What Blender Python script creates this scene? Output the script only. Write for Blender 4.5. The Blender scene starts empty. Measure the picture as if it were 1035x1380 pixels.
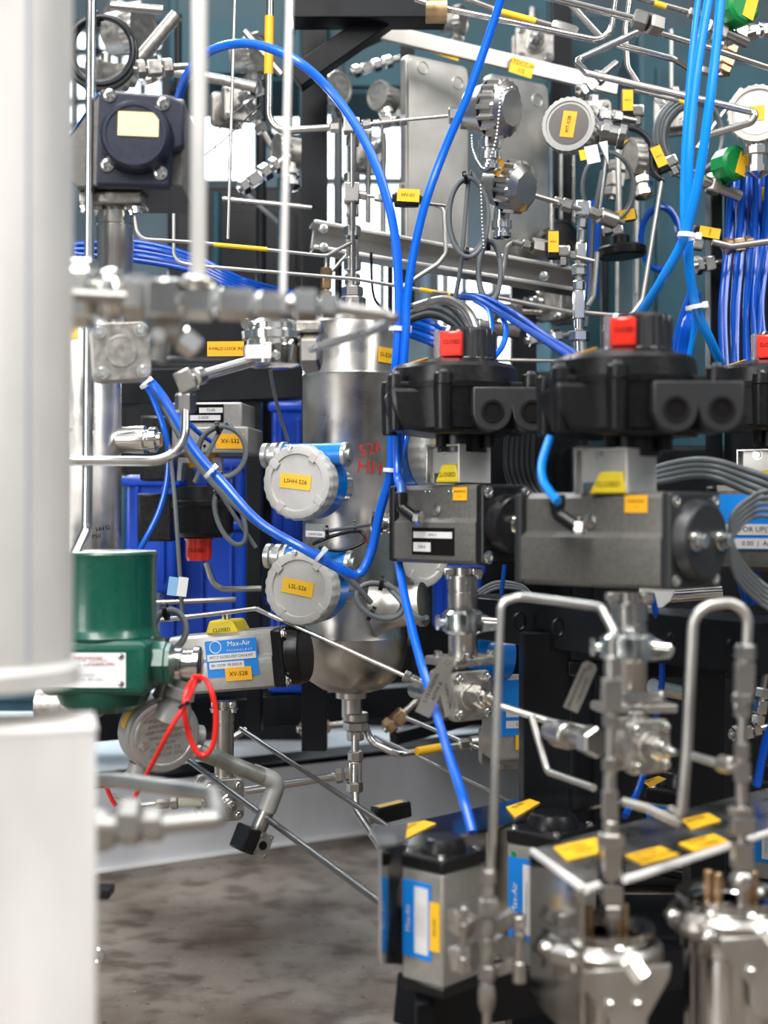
import bpy, bmesh, math, random
from mathutils import Matrix, Vector
random.seed(7)
S = bpy.context.scene
COL = S.collection
K = 1917.0          # focal length in pixels of the 1035x1380 frame
CZ = 0.70           # eye height above the skid floor
PI = math.pi

# ---------------- camera, world, lamps, exposure ----------------
cam_d = bpy.data.cameras.new('camera'); cam = bpy.data.objects.new('camera', cam_d); COL.objects.link(cam)
cam.location = (0, 0, CZ); cam.rotation_euler = (PI/2, 0, 0)
cam_d.sensor_fit = 'VERTICAL'; cam_d.sensor_height = 36; cam_d.lens = 50.0; cam_d.clip_start = 0.05
cam_d.dof.use_dof = True; cam_d.dof.focus_distance = 1.95; cam_d.dof.aperture_fstop = 3.7
S.camera = cam
S.view_settings.view_transform = 'Standard'; S.view_settings.look = 'None'
S.view_settings.exposure = 0.28; S.view_settings.gamma = 1.0; S.view_settings.use_curve_mapping = False
w = bpy.data.worlds.new('hall_light'); S.world = w; w.use_nodes = True
nt = w.node_tree; nt.nodes.clear()
o_ = nt.nodes.new('ShaderNodeOutputWorld'); bg = nt.nodes.new('ShaderNodeBackground')
tc = nt.nodes.new('ShaderNodeTexCoord'); sep = nt.nodes.new('ShaderNodeSeparateXYZ')
cr = nt.nodes.new('ShaderNodeValToRGB'); mp = nt.nodes.new('ShaderNodeMapRange')
mp.inputs[1].default_value = -1; mp.inputs[2].default_value = 1
nt.links.new(tc.outputs['Generated'], sep.inputs[0]); nt.links.new(sep.outputs[2], mp.inputs[0])
nt.links.new(mp.outputs[0], cr.inputs[0])
e = cr.color_ramp.elements
e[0].position = 0.0; e[0].color = (.11, .095, .08, 1); e[1].position = 1.0; e[1].color = (.95, .95, .96, 1)
for p_, c_ in ((.42, (.15, .14, .13, 1)), (.5, (.20, .22, .24, 1)), (.56, (.72, .74, .76, 1)), (.64, (.16, .17, .18, 1)), (.8, (.5, .52, .54, 1))):
    q = e.new(p_); q.color = c_
# bright and dark noise patches, added for the steel to reflect
wv = nt.nodes.new('ShaderNodeTexNoise'); wv.inputs['Scale'].default_value = 2.6; wv.inputs['Detail'].default_value = 1.0
wr = nt.nodes.new('ShaderNodeValToRGB'); wr.color_ramp.elements[0].position = .42; wr.color_ramp.elements[0].color = (.22, .22, .23, 1)
wr.color_ramp.elements[1].position = .6; wr.color_ramp.elements[1].color = (2.1, 2.1, 2.1, 1)
mx = nt.nodes.new('ShaderNodeMixRGB'); mx.blend_type = 'MULTIPLY'; mx.inputs[0].default_value = 1
nt.links.new(tc.outputs['Generated'], wv.inputs[0]); nt.links.new(wv.outputs[0], wr.inputs[0])
nt.links.new(cr.outputs[0], mx.inputs[1]); nt.links.new(wr.outputs[0], mx.inputs[2])
nt.links.new(mx.outputs[0], bg.inputs[0]); bg.inputs[1].default_value = 0.52
nt.links.new(bg.outputs[0], o_.inputs[0])

def lamp(name, loc, target, sx, sy, power, col=(1, 1, 1)):
    l = bpy.data.lights.new(name, 'AREA'); l.shape = 'RECTANGLE'; l.size = sx; l.size_y = sy; l.energy = power; l.color = col
    ob = bpy.data.objects.new(name, l); COL.objects.link(ob); ob.location = loc
    ob.rotation_euler = (Vector(target) - Vector(loc)).to_track_quat('-Z', 'Y').to_euler()
    return ob
lamp('roof_lamp_front', (-0.9, -0.6, 3.4), (0.1, 2.0, .6), 1.0, 2.4, 104, (1, .98, .95))
lamp('roof_lamp_right', (2.2, 0.4, 3.0), (.3, 1.8, .6), .5, 2.2, 56, (1, .98, .94))
lamp('roof_lamp_back', (-1.2, 4.2, 3.6), (-.2, 2.4, .5), 2.6, .8, 100, (.88, .95, 1))
lamp('overhead_fill', (-.35, .75, 3.0), (-.2, 1.3, .6), 1.5, .7, 34, (1, .985, .96))  # added light overhead, brightens the tops of the foreground fittings
lamp('slab_fill', tuple(Vector(((310-517.5)/K*3.9, 3.9, CZ+.55))), (-.3, 3.75, .1), 1.0, .5, 16, (.85, .94, 1))  # unseen light added behind a cabinet to brighten the pale slab
lamp('side_fill', (-2.6, -1.2, 1.4), (0, 2.0, .6), 1.0, 1.8, 50, (1, .99, .97))  # fill added behind the camera on the left, no door there

# ---------------- materials ----------------
def hx(s):
    c = [int(s[i:i+2], 16)/255 for i in (0, 2, 4)]
    return tuple(x/12.92 if x <= .04045 else ((x+.055)/1.055)**2.4 for x in c) + (1,)
MATS = {}
def mat(name, col, metal=0, rough=.5, nscale=0, namt=0, cvar=0, coat=0, trans=0, emit=0, bump=0, stretch=None, ior=None, spec=None):
    m = bpy.data.materials.new(name); m.use_nodes = True; n = m.node_tree; b = n.nodes['Principled BSDF']
    c = hx(col) if isinstance(col, str) else tuple(col) + (1,)
    b.inputs['Base Color'].default_value = c; b.inputs['Metallic'].default_value = metal; b.inputs['Roughness'].default_value = rough
    if coat: b.inputs['Coat Weight'].default_value = coat; b.inputs['Coat Roughness'].default_value = .08
    if trans: b.inputs['Transmission Weight'].default_value = trans
    if spec is not None: b.inputs['Specular IOR Level'].default_value = spec
    if ior: b.inputs['IOR'].default_value = ior
    if emit: b.inputs['Emission Color'].default_value = c; b.inputs['Emission Strength'].default_value = emit
    if nscale:
        t = n.nodes.new('ShaderNodeTexCoord'); no = n.nodes.new('ShaderNodeTexNoise'); no.inputs['Scale'].default_value = nscale; no.inputs['Detail'].default_value = 4
        if stretch:
            mm = n.nodes.new('ShaderNodeMapping'); mm.inputs['Scale'].default_value = stretch
            n.links.new(t.outputs['Object'], mm.inputs[0]); n.links.new(mm.outputs[0], no.inputs[0])
        else: n.links.new(t.outputs['Object'], no.inputs[0])
        if namt:
            r = n.nodes.new('ShaderNodeMapRange'); r.inputs[1].default_value = .3; r.inputs[2].default_value = .7
            r.inputs[3].default_value = max(.02, rough-namt); r.inputs[4].default_value = min(1, rough+namt)
            n.links.new(no.outputs[0], r.inputs[0]); n.links.new(r.outputs[0], b.inputs['Roughness'])
        if cvar:
            r = n.nodes.new('ShaderNodeValToRGB'); r.color_ramp.elements[0].position = .33; r.color_ramp.elements[1].position = .67
            r.color_ramp.elements[0].color = tuple(x*(1-cvar) for x in c[:3]) + (1,)
            r.color_ramp.elements[1].color = tuple(min(1, x*(1+cvar)) for x in c[:3]) + (1,)
            n.links.new(no.outputs[0], r.inputs[0]); n.links.new(r.outputs[0], b.inputs['Base Color'])
        if bump:
            bp = n.nodes.new('ShaderNodeBump'); bp.inputs['Strength'].default_value = bump; bp.inputs['Distance'].default_value = .001
            n.links.new(no.outputs[0], bp.inputs['Height']); n.links.new(bp.outputs[0], b.inputs['Normal'])
    MATS[name] = m; return m
mat('steel', (.50, .48, .45), 1, .29, 14, .05, .05)
mat('bright_steel', (.74, .73, .70), 1, .15, 20, .04, .03)
mat('satin_steel', (.56, .545, .515), 1, .40, 14, .06, .10)
mat('vessel_steel', (.60, .575, .535), 1, .33, 11, .13, .32, bump=.25)
mat('near_steel', (.80, .78, .755), .25, .5, 9, .1, .14, stretch=(1, 1, .4))
mat('faint_ink', (.42, .44, .54), 0, .6)
mat('sheet_steel', (.62, .62, .61), 1, .30, 18, .10, .10)
mat('mirror_steel', (.60, .60, .59), 1, .13, 12, .06, .1)
mat('cast_grey', (.40, .395, .375), .55, .48, 140, .08, .10, bump=.25)
mat('cast_steel', (.42, .40, .37), .9, .42, 120, .1, .15, bump=.3)
mat('hard_anod', (.135, .130, .118), .35, .42, 220, .07, .12, bump=.12)
mat('silver_anod', (.40, .39, .365), .6, .42, 200, .06, .06)
mat('zinc', (.66, .70, .70), 1, .22, 40, .14, .2, bump=.3)
mat('dark_rod', (.24, .24, .235), 1, .35)
mat('galv', (.45, .46, .42), .9, .38, 35, .1, .25)
mat('black_plastic', (.006, .006, .007), 0, .32, 160, .06, 0, bump=.12, spec=.38)
mat('lit_plastic', (.022, .023, .025), 0, .38, 160, .06, 0, bump=.1)  # lighter copy of the black plastic, falling light put into the colour
mat('dial_grey', (.11, .10, .095), .3, .45)
mat('navy_plastic', (.014, .018, .034), 0, .38, 160, .05, 0, bump=.1, spec=.4)
mat('black_paint', (.005, .006, .008), 0, .38, 12, .1, .2, spec=.22)
mat('dark_teal', (.015, .062, .085), 0, .5, 5, .1, .35, spec=.3)
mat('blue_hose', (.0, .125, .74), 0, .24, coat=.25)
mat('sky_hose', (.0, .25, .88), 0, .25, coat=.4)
mat('deep_shaded_hose', (.0, .055, .36), 0, .17, spec=.35)  # deep blue, with the shade on the hoses put into the colour
mat('grey_cable', (.115, .13, .14), 0, .42)
mat('black_cable', (.012, .014, .017), 0, .35, spec=.4)
mat('red_cable', (.72, .015, .012), 0, .35)
mat('yellow', (.93, .53, .02), 0, .5)
mat('pale_yellow', (.90, .74, .38), 0, .5)
mat('orange', (.90, .44, .01), 0, .5)
mat('ind_yellow', (.78, .60, .02), 0, .4)
mat('ink', (.006, .005, .005), 0, .7, spec=.1)
mat('red_ink', (.42, .02, .015), 0, .6)
mat('blue_ink', (.02, .05, .3), 0, .6)
mat('white', (.78, .78, .77), 0, .5)
mat('paper', (.70, .69, .70), 0, .55)
mat('instr_blue', (.0, .18, .66), 0, .3, coat=.3)
mat('label_blue', (.0, .22, .72), 0, .45)
mat('pale_blue', (.25, .48, .75), 0, .45)
mat('cap_grey', (.50, .49, .465), .1, .46, 200, .05, .03)
mat('housing_grey', (.36, .36, .345), .3, .45, 80, .05, .06)
mat('lid_metal', (.62, .63, .62), .85, .34, 60, .08, .08)
mat('green_paint', (.0, .070, .044), 0, .32, 160, .05, .06, coat=.25, bump=.08)
mat('green_knob', (.0, .22, .05), 0, .35)
mat('red_lens', (.80, .03, .015), 0, .22, coat=.5)
mat('clear_lens', (.75, .82, .85), 0, .1, trans=.85, ior=1.3)
mat('black_lens', (.02, .02, .022), 0, .12, coat=.6)
mat('blue_bin', (.0, .040, .36), 0, .3, 6, .08, .25)
mat('copper', (.55, .36, .20), .9, .35, 50, .1, .3)
mat('gold_clamp', (.70, .50, .25), .9, .33, 40, .1, .25)
mat('rust_steel', (.34, .21, .12), .8, .42, 30, .15, .6)
mat('nylon', (.72, .74, .74), 0, .4)
mat('cream', (.66, .66, .52), 0, .5)
mat('skid_white', (.62, .63, .66), .1, .5, 7, .1, .10, stretch=(1, 1, .3))
mat('wall_paint', (.16, .22, .26), 0, .7, 3, .1, .2)
mat('pale_slab', (.80, .86, .92), 0, .3, 4, .06, .08)
mat('window_light', (.86, .94, 1.0), 0, .5, emit=3.2)
mat('frame_dark', (.06, .08, .09), 0, .5)
# stained deck: brown stains, paler worn patches, specks
m = bpy.data.materials.new('deck'); m.use_nodes = True; MATS['deck'] = m; n = m.node_tree; b = n.nodes['Principled BSDF']; N_ = n.nodes.new; Lk = n.links.new
t = N_('ShaderNodeTexCoord')
def noise(sc, det, lo, c0, hi, c1):
    a = N_('ShaderNodeTexNoise'); a.inputs['Scale'].default_value = sc; a.inputs['Detail'].default_value = det; r = N_('ShaderNodeValToRGB')
    r.color_ramp.elements[0].position = lo; r.color_ramp.elements[0].color = c0; r.color_ramp.elements[1].position = hi; r.color_ramp.elements[1].color = c1
    Lk(t.outputs['Object'], a.inputs[0]); Lk(a.outputs[0], r.inputs[0]); return a, r
def mul(x, y):
    q = N_('ShaderNodeMixRGB'); q.blend_type = 'MULTIPLY'; q.inputs[0].default_value = 1; Lk(x, q.inputs[1]); Lk(y, q.inputs[2]); return q.outputs[0]
a1, r1 = noise(4.2, 5, .36, (.088, .062, .044, 1), .64, (.24, .205, .17, 1))
a2, r2 = noise(17, 5, .34, (.55, .50, .46, 1), .50, (1, 1, 1, 1)); a3, r3 = noise(70, 3, .27, (.30, .26, .22, 1), .33, (1, 1, 1, 1)); a4, r4 = noise(95, 2, .70, (1, 1, 1, 1), .74, (1.8, 1.8, 1.75, 1))
Lk(mul(mul(mul(r1.outputs[0], r2.outputs[0]), r3.outputs[0]), r4.outputs[0]), b.inputs['Base Color'])
b.inputs['Specular IOR Level'].default_value = .35; mr = N_('ShaderNodeMapRange'); mr.inputs[1].default_value = .3; mr.inputs[2].default_value = .7; mr.inputs[3].default_value = .62; mr.inputs[4].default_value = .34
Lk(a1.outputs[0], mr.inputs[0]); Lk(mr.outputs[0], b.inputs['Roughness'])

# ---------------- placement ----------------
def P(px, py, d): return Vector(((px-517.5)/K*d, d, CZ-(py-690)/K*d))
def PZ(px, py, z):
    d = (CZ-z)*K/(py-690); return P(px, py, d)
def DZ(py, z): return (CZ-z)*K/(py-690)
def F(px, py, d, yaw=0, pitch=0, roll=0, u=None):
    """local frame: x right, y away, z up, one unit = one pixel at that distance"""
    u = (d/K) if u is None else u
    R = math.radians
    return Matrix.Translation(P(px, py, d)) @ Matrix.Rotation(R(yaw), 4, 'Z') @ Matrix.Rotation(R(pitch), 4, 'X') @ Matrix.Rotation(R(roll), 4, 'Y') @ Matrix.Scale(u, 4)

# ---------------- mesh building ----------------
def basis(z):
    z = Vector(z).normalized(); a = Vector((0, 0, 1)) if abs(z.z) < .9 else Vector((1, 0, 0))
    x = a.cross(z).normalized(); return x, z.cross(x), z
_txt = {}
def text_mesh(s, align='CENTER'):
    if (s, align) not in _txt:
        c = bpy.data.curves.new('t', 'FONT'); c.body = s; c.size = 1; c.align_x = align; c.align_y = 'CENTER'; c.resolution_u = 2
        ob = bpy.data.objects.new('t', c); COL.objects.link(ob)
        dg = bpy.context.evaluated_depsgraph_get(); me = bpy.data.meshes.new_from_object(ob.evaluated_get(dg))
        _txt[(s, align)] = ([v.co.copy() for v in me.vertices], [list(p.vertices) for p in me.polygons])
        bpy.data.objects.remove(ob); bpy.data.curves.remove(c); bpy.data.meshes.remove(me)
    return _txt[(s, align)]
class MB:
    def __init__(s, M=None): s.v = []; s.f = []; s.flat = []; s.M = M or Matrix.Identity(4)
    def add(s, vs, fs, M=None):
        n = len(s.v); T = s.M @ M if M is not None else s.M
        s.v += [T @ Vector(v) for v in vs]; s.f += [[i+n for i in f] for f in fs]; return s
    def lathe(s, o, ax, prof, n=28, ang=2*PI, closed=False):
        """prof: list of (t along axis, radius)"""
        x, y, z = basis(ax); o = Vector(o); vs = []; fs = []; full = abs(ang-2*PI) < 1e-6; m = n if full else n+1
        for t, r in prof:
            for k in range(m):
                a = ang*k/n + (PI/n if n == 6 else 0); vs.append(o + z*t + (x*math.cos(a)+y*math.sin(a))*max(r, 0))
        L = len(prof)
        for i in range(L if closed else L-1):
            j = (i+1) % L
            for k in range(n):
                k2 = (k+1) % m
                fs.append([i*m+k, i*m+k2, j*m+k2, j*m+k])
        if not closed and full:
            if prof[0][1] > 1e-9: fs.append(list(range(m))[::-1])
            if prof[-1][1] > 1e-9: fs.append([(L-1)*m+k for k in range(m)])
        return s.add(vs, fs)
    def cyl(s, a, b, r, r2=None, n=24, ch=0):
        a, b = Vector(a), Vector(b); L = (b-a).length; r2 = r if r2 is None else r2
        pr = [(0, r), (L, r2)] if not ch else [(0, r-ch), (ch, r), (L-ch, r2), (L, r2-ch)]
        return s.lathe(a, b-a, pr, n)
    def hex(s, a, b, r):
        a, b = Vector(a), Vector(b); L = (b-a).length
        return s.lathe(a, b-a, [(0, r*.9), (L*.12, r*1.08), (L*.88, r*1.08), (L, r*.9)], 6)
    def ring(s, c, ax, R, w, h, n=32):
        """flat ring: outer R, width w, height h along the axis"""
        return s.lathe(c, ax, [(-h/2, R-w), (-h/2, R), (h/2, R), (h/2, R-w)], n, closed=True)
    def torus(s, c, ax, R, r, n=32, m=10, a0=0, ang=2*PI):
        x, y, z = basis(ax); c = Vector(c)
        pts = [c + (x*math.cos(a0+ang*k/n)+y*math.sin(a0+ang*k/n))*R for k in range(n+1)]
        return s.sweep(pts, r, m)
    def sphere(s, c, r, n=16): return s.ball(c, (r, r, r), n)
    def ball(s, c, rr, n=16):
        vs = []; fs = []; c = Vector(c); h = n//2
        for i in range(h+1):
            for k in range(n):
                t = PI*i/h; a = 2*PI*k/n
                vs.append(c + Vector((rr[0]*math.sin(t)*math.cos(a), rr[1]*math.sin(t)*math.sin(a), rr[2]*math.cos(t))))
        for i in range(h):
            for k in range(n): fs.append([i*n+k, (i+1)*n+k, (i+1)*n+(k+1) % n, i*n+(k+1) % n])
        return s.add(vs, fs)
    def sweep(s, pts, r, n=12, r_end=None):
        pts = [Vector(p) for p in pts]; vs = []; fs = []; N = len(pts)
        T = [(pts[min(i+1, N-1)]-pts[max(i-1, 0)]).normalized() for i in range(N)]
        x, y, _ = basis(T[0])
        for i in range(N):
            if i:
                x = (x - T[i]*x.dot(T[i])).normalized(); y = T[i].cross(x)
            rr = r if r_end is None else r + (r_end-r)*i/(N-1)
            for k in range(n): a = 2*PI*k/n; vs.append(pts[i] + (x*math.cos(a)+y*math.sin(a))*rr)
        for i in range(N-1):
            for k in range(n): fs.append([i*n+k, i*n+(k+1) % n, (i+1)*n+(k+1) % n, (i+1)*n+k])
        fs.append(list(range(n))[::-1]); fs.append([(N-1)*n+k for k in range(n)])
        return s.add(vs, fs)
    def tube(s, pts, r, bend=None, n=14):
        """straight runs with round bends"""
        pts = [Vector(p) for p in pts]; bend = r*3.2 if bend is None else bend; out = [pts[0]]
        for i in range(1, len(pts)-1):
            a, b, c = pts[i-1], pts[i], pts[i+1]; d1 = (a-b); d2 = (c-b); l1 = d1.length; l2 = d2.length
            d1.normalize(); d2.normalize(); th = d1.angle(d2)
            if th > PI-.03: out.append(b); continue
            cut = min(bend/math.tan(th/2), l1*.48, l2*.48); p1 = b+d1*cut; p2 = b+d2*cut; 
            R = cut*math.tan(th/2); cen = b + (d1+d2).normalized()*(R/math.sin(th/2))
            for k in range(9):
                t = k/8; q = p1.lerp(p2, t)
                # arc by slerp round the centre
                va = p1-cen; vb = p2-cen; w_ = PI-th
                q = cen + (va*math.sin((1-t)*w_)+vb*math.sin(t*w_))/math.sin(w_) if w_ > .02 else q
                out.append(q)
        out.append(pts[-1])
        return s.sweep(out, r, n)
    def hose(s, pts, r, n=12, sub=8):
        pts = [Vector(p) for p in pts]; return s.sweep(spline(pts, sub), r, n)
    def box(s, c, size, bev=0, M=None, seg=2):
        bm = bmesh.new(); bmesh.ops.create_cube(bm, size=1)
        for v in bm.verts: v.co = Vector((v.co.x*size[0], v.co.y*size[1], v.co.z*size[2]))
        if bev: bmesh.ops.bevel(bm, geom=bm.edges[:], offset=bev, segments=seg, profile=.5, affect='EDGES')
        T = Matrix.Translation(c) @ (M or Matrix.Identity(4))
        bm.verts.index_update(); bm.normal_update(); s.flat += [len(s.f)+i for i, f in enumerate(bm.faces) if max(abs(c_) for c_ in f.normal) > .9995]
        s.add([v.co.copy() for v in bm.verts], [[v.index for v in f.verts] for f in bm.faces], T); bm.free(); return s
    def prism(s, poly, y0, y1, bev=0, M=None, seg=2):
        """outline in x,z drawn out along y"""
        bm = bmesh.new(); a = [bm.verts.new((x, y0, z)) for x, z in poly]; b_ = [bm.verts.new((x, y1, z)) for x, z in poly]; N = len(poly)
        fa = bm.faces.new(a); fb = bm.faces.new(b_[::-1])
        for i in range(N): bm.faces.new([a[i], b_[i], b_[(i+1) % N], a[(i+1) % N]])
        bmesh.ops.recalc_face_normals(bm, faces=bm.faces[:])
        if bev: bmesh.ops.bevel(bm, geom=bm.edges[:], offset=bev, segments=seg, profile=.5, affect='EDGES')
        bm.verts.index_update(); bm.normal_update(); s.flat += [len(s.f)+i for i, f in enumerate(bm.faces) if abs(f.normal.y) > .9995 or (N < 9 and f.calc_area() > 12*bev*bev)]
        s.add([v.co.copy() for v in bm.verts], [[v.index for v in f.verts] for f in bm.faces], M); bm.free(); return s
    def quad(s, pts, th):
        """a flat plate through world/local points, thickened downwards along its normal"""
        pts = [Vector(p) for p in pts]; N = len(pts); nrm = Vector((0, 0, 0))
        for i in range(N): nrm += pts[i].cross(pts[(i+1) % N])
        nrm = nrm.normalized()*th
        if abs(nrm.z) > abs(th)*.99: nrm = Vector((0, 0, abs(th) if th > 0 else -abs(th)))
        fs = [list(range(N)), [i+N for i in range(N)][::-1]] + [[i, i+N, (i+1) % N+N, (i+1) % N] for i in range(N)]
        return s.add(pts+[p-nrm for p in pts], fs)
    def text(s, txt, c, h, M=None, align='CENTER', sx=1.0):
        vs, fs = text_mesh(txt, align)
        T = Matrix.Translation(c) @ (M or Matrix.Identity(4))
        return s.add([Vector((v.x*h*sx, 0, v.y*h)) for v in vs], fs, T)
    def build(s, name, m, parent=None, label=None, smooth=27):
        me = bpy.data.meshes.new(name); 
        lo = Vector([min(v[i] for v in s.v) for i in range(3)]); hi = Vector([max(v[i] for v in s.v) for i in range(3)])
        c = (lo+hi)/2
        if parent is None: c.z = lo.z
        me.from_pydata([v-c for v in s.v], [], s.f); me.materials.append(MATS[m])
        bm = bmesh.new(); bm.from_mesh(me); bmesh.ops.recalc_face_normals(bm, faces=bm.faces[:]); bm.to_mesh(me); bm.free()
        for p in me.polygons: p.use_smooth = True
        if s.flat:
            for i in s.flat: me.polygons[i].use_smooth = False
            fe = {e for i in s.flat for e in me.polygons[i].edge_keys}; sharp = [e.index for e in me.edges if tuple(sorted(e.vertices)) in fe]
        me.set_sharp_from_angle(angle=math.radians(smooth))
        if s.flat:
            for i in sharp: me.edges[i].use_edge_sharp = True
        ob = bpy.data.objects.new(name, me); COL.objects.link(ob); ob.location = c
        if parent is not None:
            ob.parent = parent; ob.location = c - wloc(parent)
        if label: ob['label'] = label
        return ob
def wloc(o):
    v = Vector(o.location)
    while o.parent is not None: o = o.parent; v = v + Vector(o.location)
    return v
def spline(pts, sub=8):
    out = []; N = len(pts)
    for i in range(N-1):
        p0, p1, p2, p3 = pts[max(i-1, 0)], pts[i], pts[i+1], pts[min(i+2, N-1)]
        for k in range(sub):
            t = k/sub; t2 = t*t; t3 = t2*t
            out.append(.5*((2*p1)+(-p0+p2)*t+(2*p0-5*p1+4*p2-p3)*t2+(-p0+3*p1-3*p2+p3)*t3))
    out.append(pts[-1]); return out
def tag(o, label, cat, group=None):
    o['label'] = label; o['category'] = cat
    if group: o['group'] = group
    return o
def thing(name, label, cat, at, group=None):
    o = bpy.data.objects.new(name, None); COL.objects.link(o); o.empty_display_size = .02
    o.location = at.to_translation() if isinstance(at, Matrix) else at
    return tag(o, label, cat, group)
def struct(o): o['kind'] = 'structure'; return o
def q3(pts): return [P(*p) for p in pts]
def ys(p, q, t): return tuple(p[i]+(q[i]-p[i])*t for i in range(3))

def plate(parent, M, c, w_, h_, m='yellow', lines=(), ink='ink', size=None, name='label', rot=0, lab=None, th=.6, sx=1.0):
    """sticker or nameplate in the local x,z plane facing -y, with its printed lines"""
    T = Matrix.Translation(c) @ Matrix.Rotation(math.radians(rot), 4, 'Y')
    p = MB(M).box((0, 0, 0), (w_, th, h_), 0, None)
    p = MB(M @ T).box((0, 0, 0), (w_, th, h_)).build(name, m, parent, lab)
    if lines:
        t = MB(M @ T); n = len(lines); size = size or h_/(n+.6)
        for i, s_ in enumerate(lines): t.text(s_, (0, -th/2-.25, (n-1)*size*.6-i*size*1.2), size, sx=sx)
        t.build('lettering', ink, p)
    return p

# ---------------- piping helpers (pixel x, pixel y, distance) ----------------
def pipe(name, label, cat, pts, wpx, m='steel', fits=(), labs=(), bend=None, group=None, hose=False, fm='steel', text=None, ties=()):
    """a run of tube; fits: (t-point a, t-point b, width px, kind); labs: (a, b) wrapped yellow sleeves"""
    d = sum(p[2] for p in pts)/len(pts); r = wpx/2*d/K; W = q3(pts); b = MB()
    if hose: b.hose(W, r)
    else: b.tube(W, r, None if bend is None else bend*d/K)
    o = tag(b.build(name, m), label, cat, group)
    for f in fits: fitting(o, *f, m=fm)
    for f in labs:
        a, c = P(*f[0]), P(*f[1]); mt = f[2] if len(f) > 2 else 'yellow'
        s_ = MB().cyl(a, c, r*1.22, n=16).build('label_sleeve', mt, o)
    for f in ties:
        px, py, dd, R = f[:4]; tie(o, f)
    return o
def fitting(o, a, b_, wpx, kind='nut', m='steel'):
    d = (a[2]+b_[2])/2; r = wpx/2*d/K; A, B = P(*a), P(*b_); mb = MB()
    if kind == 'nut': mb.hex(A, B, r)
    elif kind == 'cyl': mb.cyl(A, B, r, ch=r*.12)
    elif kind == 'ball': mb.lathe(A, B-A, [((B-A).length*t, r*math.sqrt(max(0, 1-(2*t-1)**2*.55))) for t in (0, .1, .25, .4, .5, .6, .75, .9, 1)], 20)
    elif kind == 'block': 
        c = (A+B)/2; x, y, z = basis(B-A); M = Matrix((x, y, z)).transposed().to_4x4()
        mb.box(c, (2*r, 2*r, (B-A).length), r*.18, M)
    return mb.build({'nut': 'hex_nut', 'cyl': 'collar', 'ball': 'union', 'block': 'tee_body'}[kind], m, o)
def tie(o, f, m='nylon'):
    px, py, dd, R = f[:4]; ang = f[4] if len(f) > 4 else 0; M = F(px, py, dd, 0, 0, ang)
    mb = MB(M).ring((0, 0, 0), (0, 0, 1), R, R*.22, R*.45, 20); mb.box((R*.9, -R*.6, 0), (R*.6, R*.5, R*.7), R*.08)
    return mb.build('cable_tie', m if len(f) < 6 else f[5], o)
# ---------------- the setting ----------------
SX = Vector((math.cos(math.radians(33)), math.sin(math.radians(33)), 0)); SY = Vector((-SX.y, SX.x, 0))   # skid axes
b = MB(); b.box((0, 2.0, -.01), (9, 9, .02)); struct(b.build('floor', 'deck'))
A0 = P(300, 1145, 0) ; A0 = Vector((-.335, 2.905, 0))
def skid(t, off, z): v = A0 + SX*t + SY*off; return Vector((v.x, v.y, z))
struct(MB().box((0, 7.3, 2.0), (14, .1, 4.1)).build('wall_back', 'wall_paint'))
struct(MB().box((-4.2, 3.2, 2.0), (.1, 8.2, 4.1)).build('wall_left', 'wall_paint'))
struct(MB().box((4.6, 3.2, 2.0), (.1, 8.2, 4.1)).build('wall_right', 'wall_paint'))
def window(i, x0, y0, x1, y1, nx, nz, d=7.22):
    a = P(x0, y1, d); c = P(x1, y0, d); W_ = c.x-a.x; H_ = c.z-a.z; cx = (a.x+c.x)/2; cz = (a.z+c.z)/2
    f = MB(); t = .035
    for s_ in (0, 1): f.box((a.x+W_*s_, d-.03, cz), (t*1.6, .06, H_+t)); f.box((cx, d-.03, a.z+H_*s_), (W_+t, .06, t*1.6))
    for k in range(1, nx): f.box((a.x+W_*k/nx, d-.03, cz), (t, .05, H_))
    for k in range(1, nz): f.box((cx, d-.03, a.z+H_*k/nz), (W_, .05, t))
    fr = struct(f.build('window_%d' % i, 'frame_dark')); MB().box((cx, d, cz), (W_, .02, H_)).build('pane', 'window_light', fr)
window(1, 40, 40, 225, 240, 6, 6)
window(2, 238, 128, 350, 252, 1, 1)
window(3, 425, 150, 560, 440, 3, 3)
window(4, 585, 350, 705, 500, 3, 3)
window(5, 620, -20, 720, 60, 3, 2)
window(6, 362, 95, 420, 190, 2, 1)
# white channel beam of the skid with its lip
bm_ = thing('skid_beam', 'long white painted channel beam along the floor behind the steel vessel', 'beam', skid(0, 0, 0))
def oriented(mb, c, size, bev=0): return mb.box(c, size, bev, Matrix.Rotation(math.radians(33), 4, 'Z'))
oriented(MB(), skid(.3, .03, .082), (3.6, .06, .164), .002).build('web', 'skid_white', bm_)
oriented(MB(), skid(.3, .05, .170), (3.6, .10, .012), .002).build('top_flange', 'black_paint', bm_)
# white slab added behind the beam to make the bright strip there
struct(MB().box(skid(.8, .98, .135), (5.0, 1.76, .02), 0, Matrix.Rotation(math.radians(33), 4, 'Z')).build('bright_slab', 'pale_slab'))
struct(oriented(MB(), skid(.3, -.006, .004), (3.6, .014, .008), .002).build('trim_2', 'white'))

# ---------------- kinds of equipment ----------------
def bolt(M, c, ax, r, h, parent, m='bright_steel', name='bolt', socket=True):
    mb = MB(M); c = Vector(c); ax = Vector(ax).normalized()
    mb.lathe(c, ax, [(0, r*1.35), (h*.25, r*1.35), (h*.25, r), (h*.9, r), (h, r*.85), (h, r*.5), (h*.6, r*.45), (h*.6, 0)] if socket else [(0, r*1.3), (h*.25, r*1.3), (h*.25, r), (h*.85, r), (h, r*.7)], 12)
    return mb.build(name, m, parent)

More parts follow.
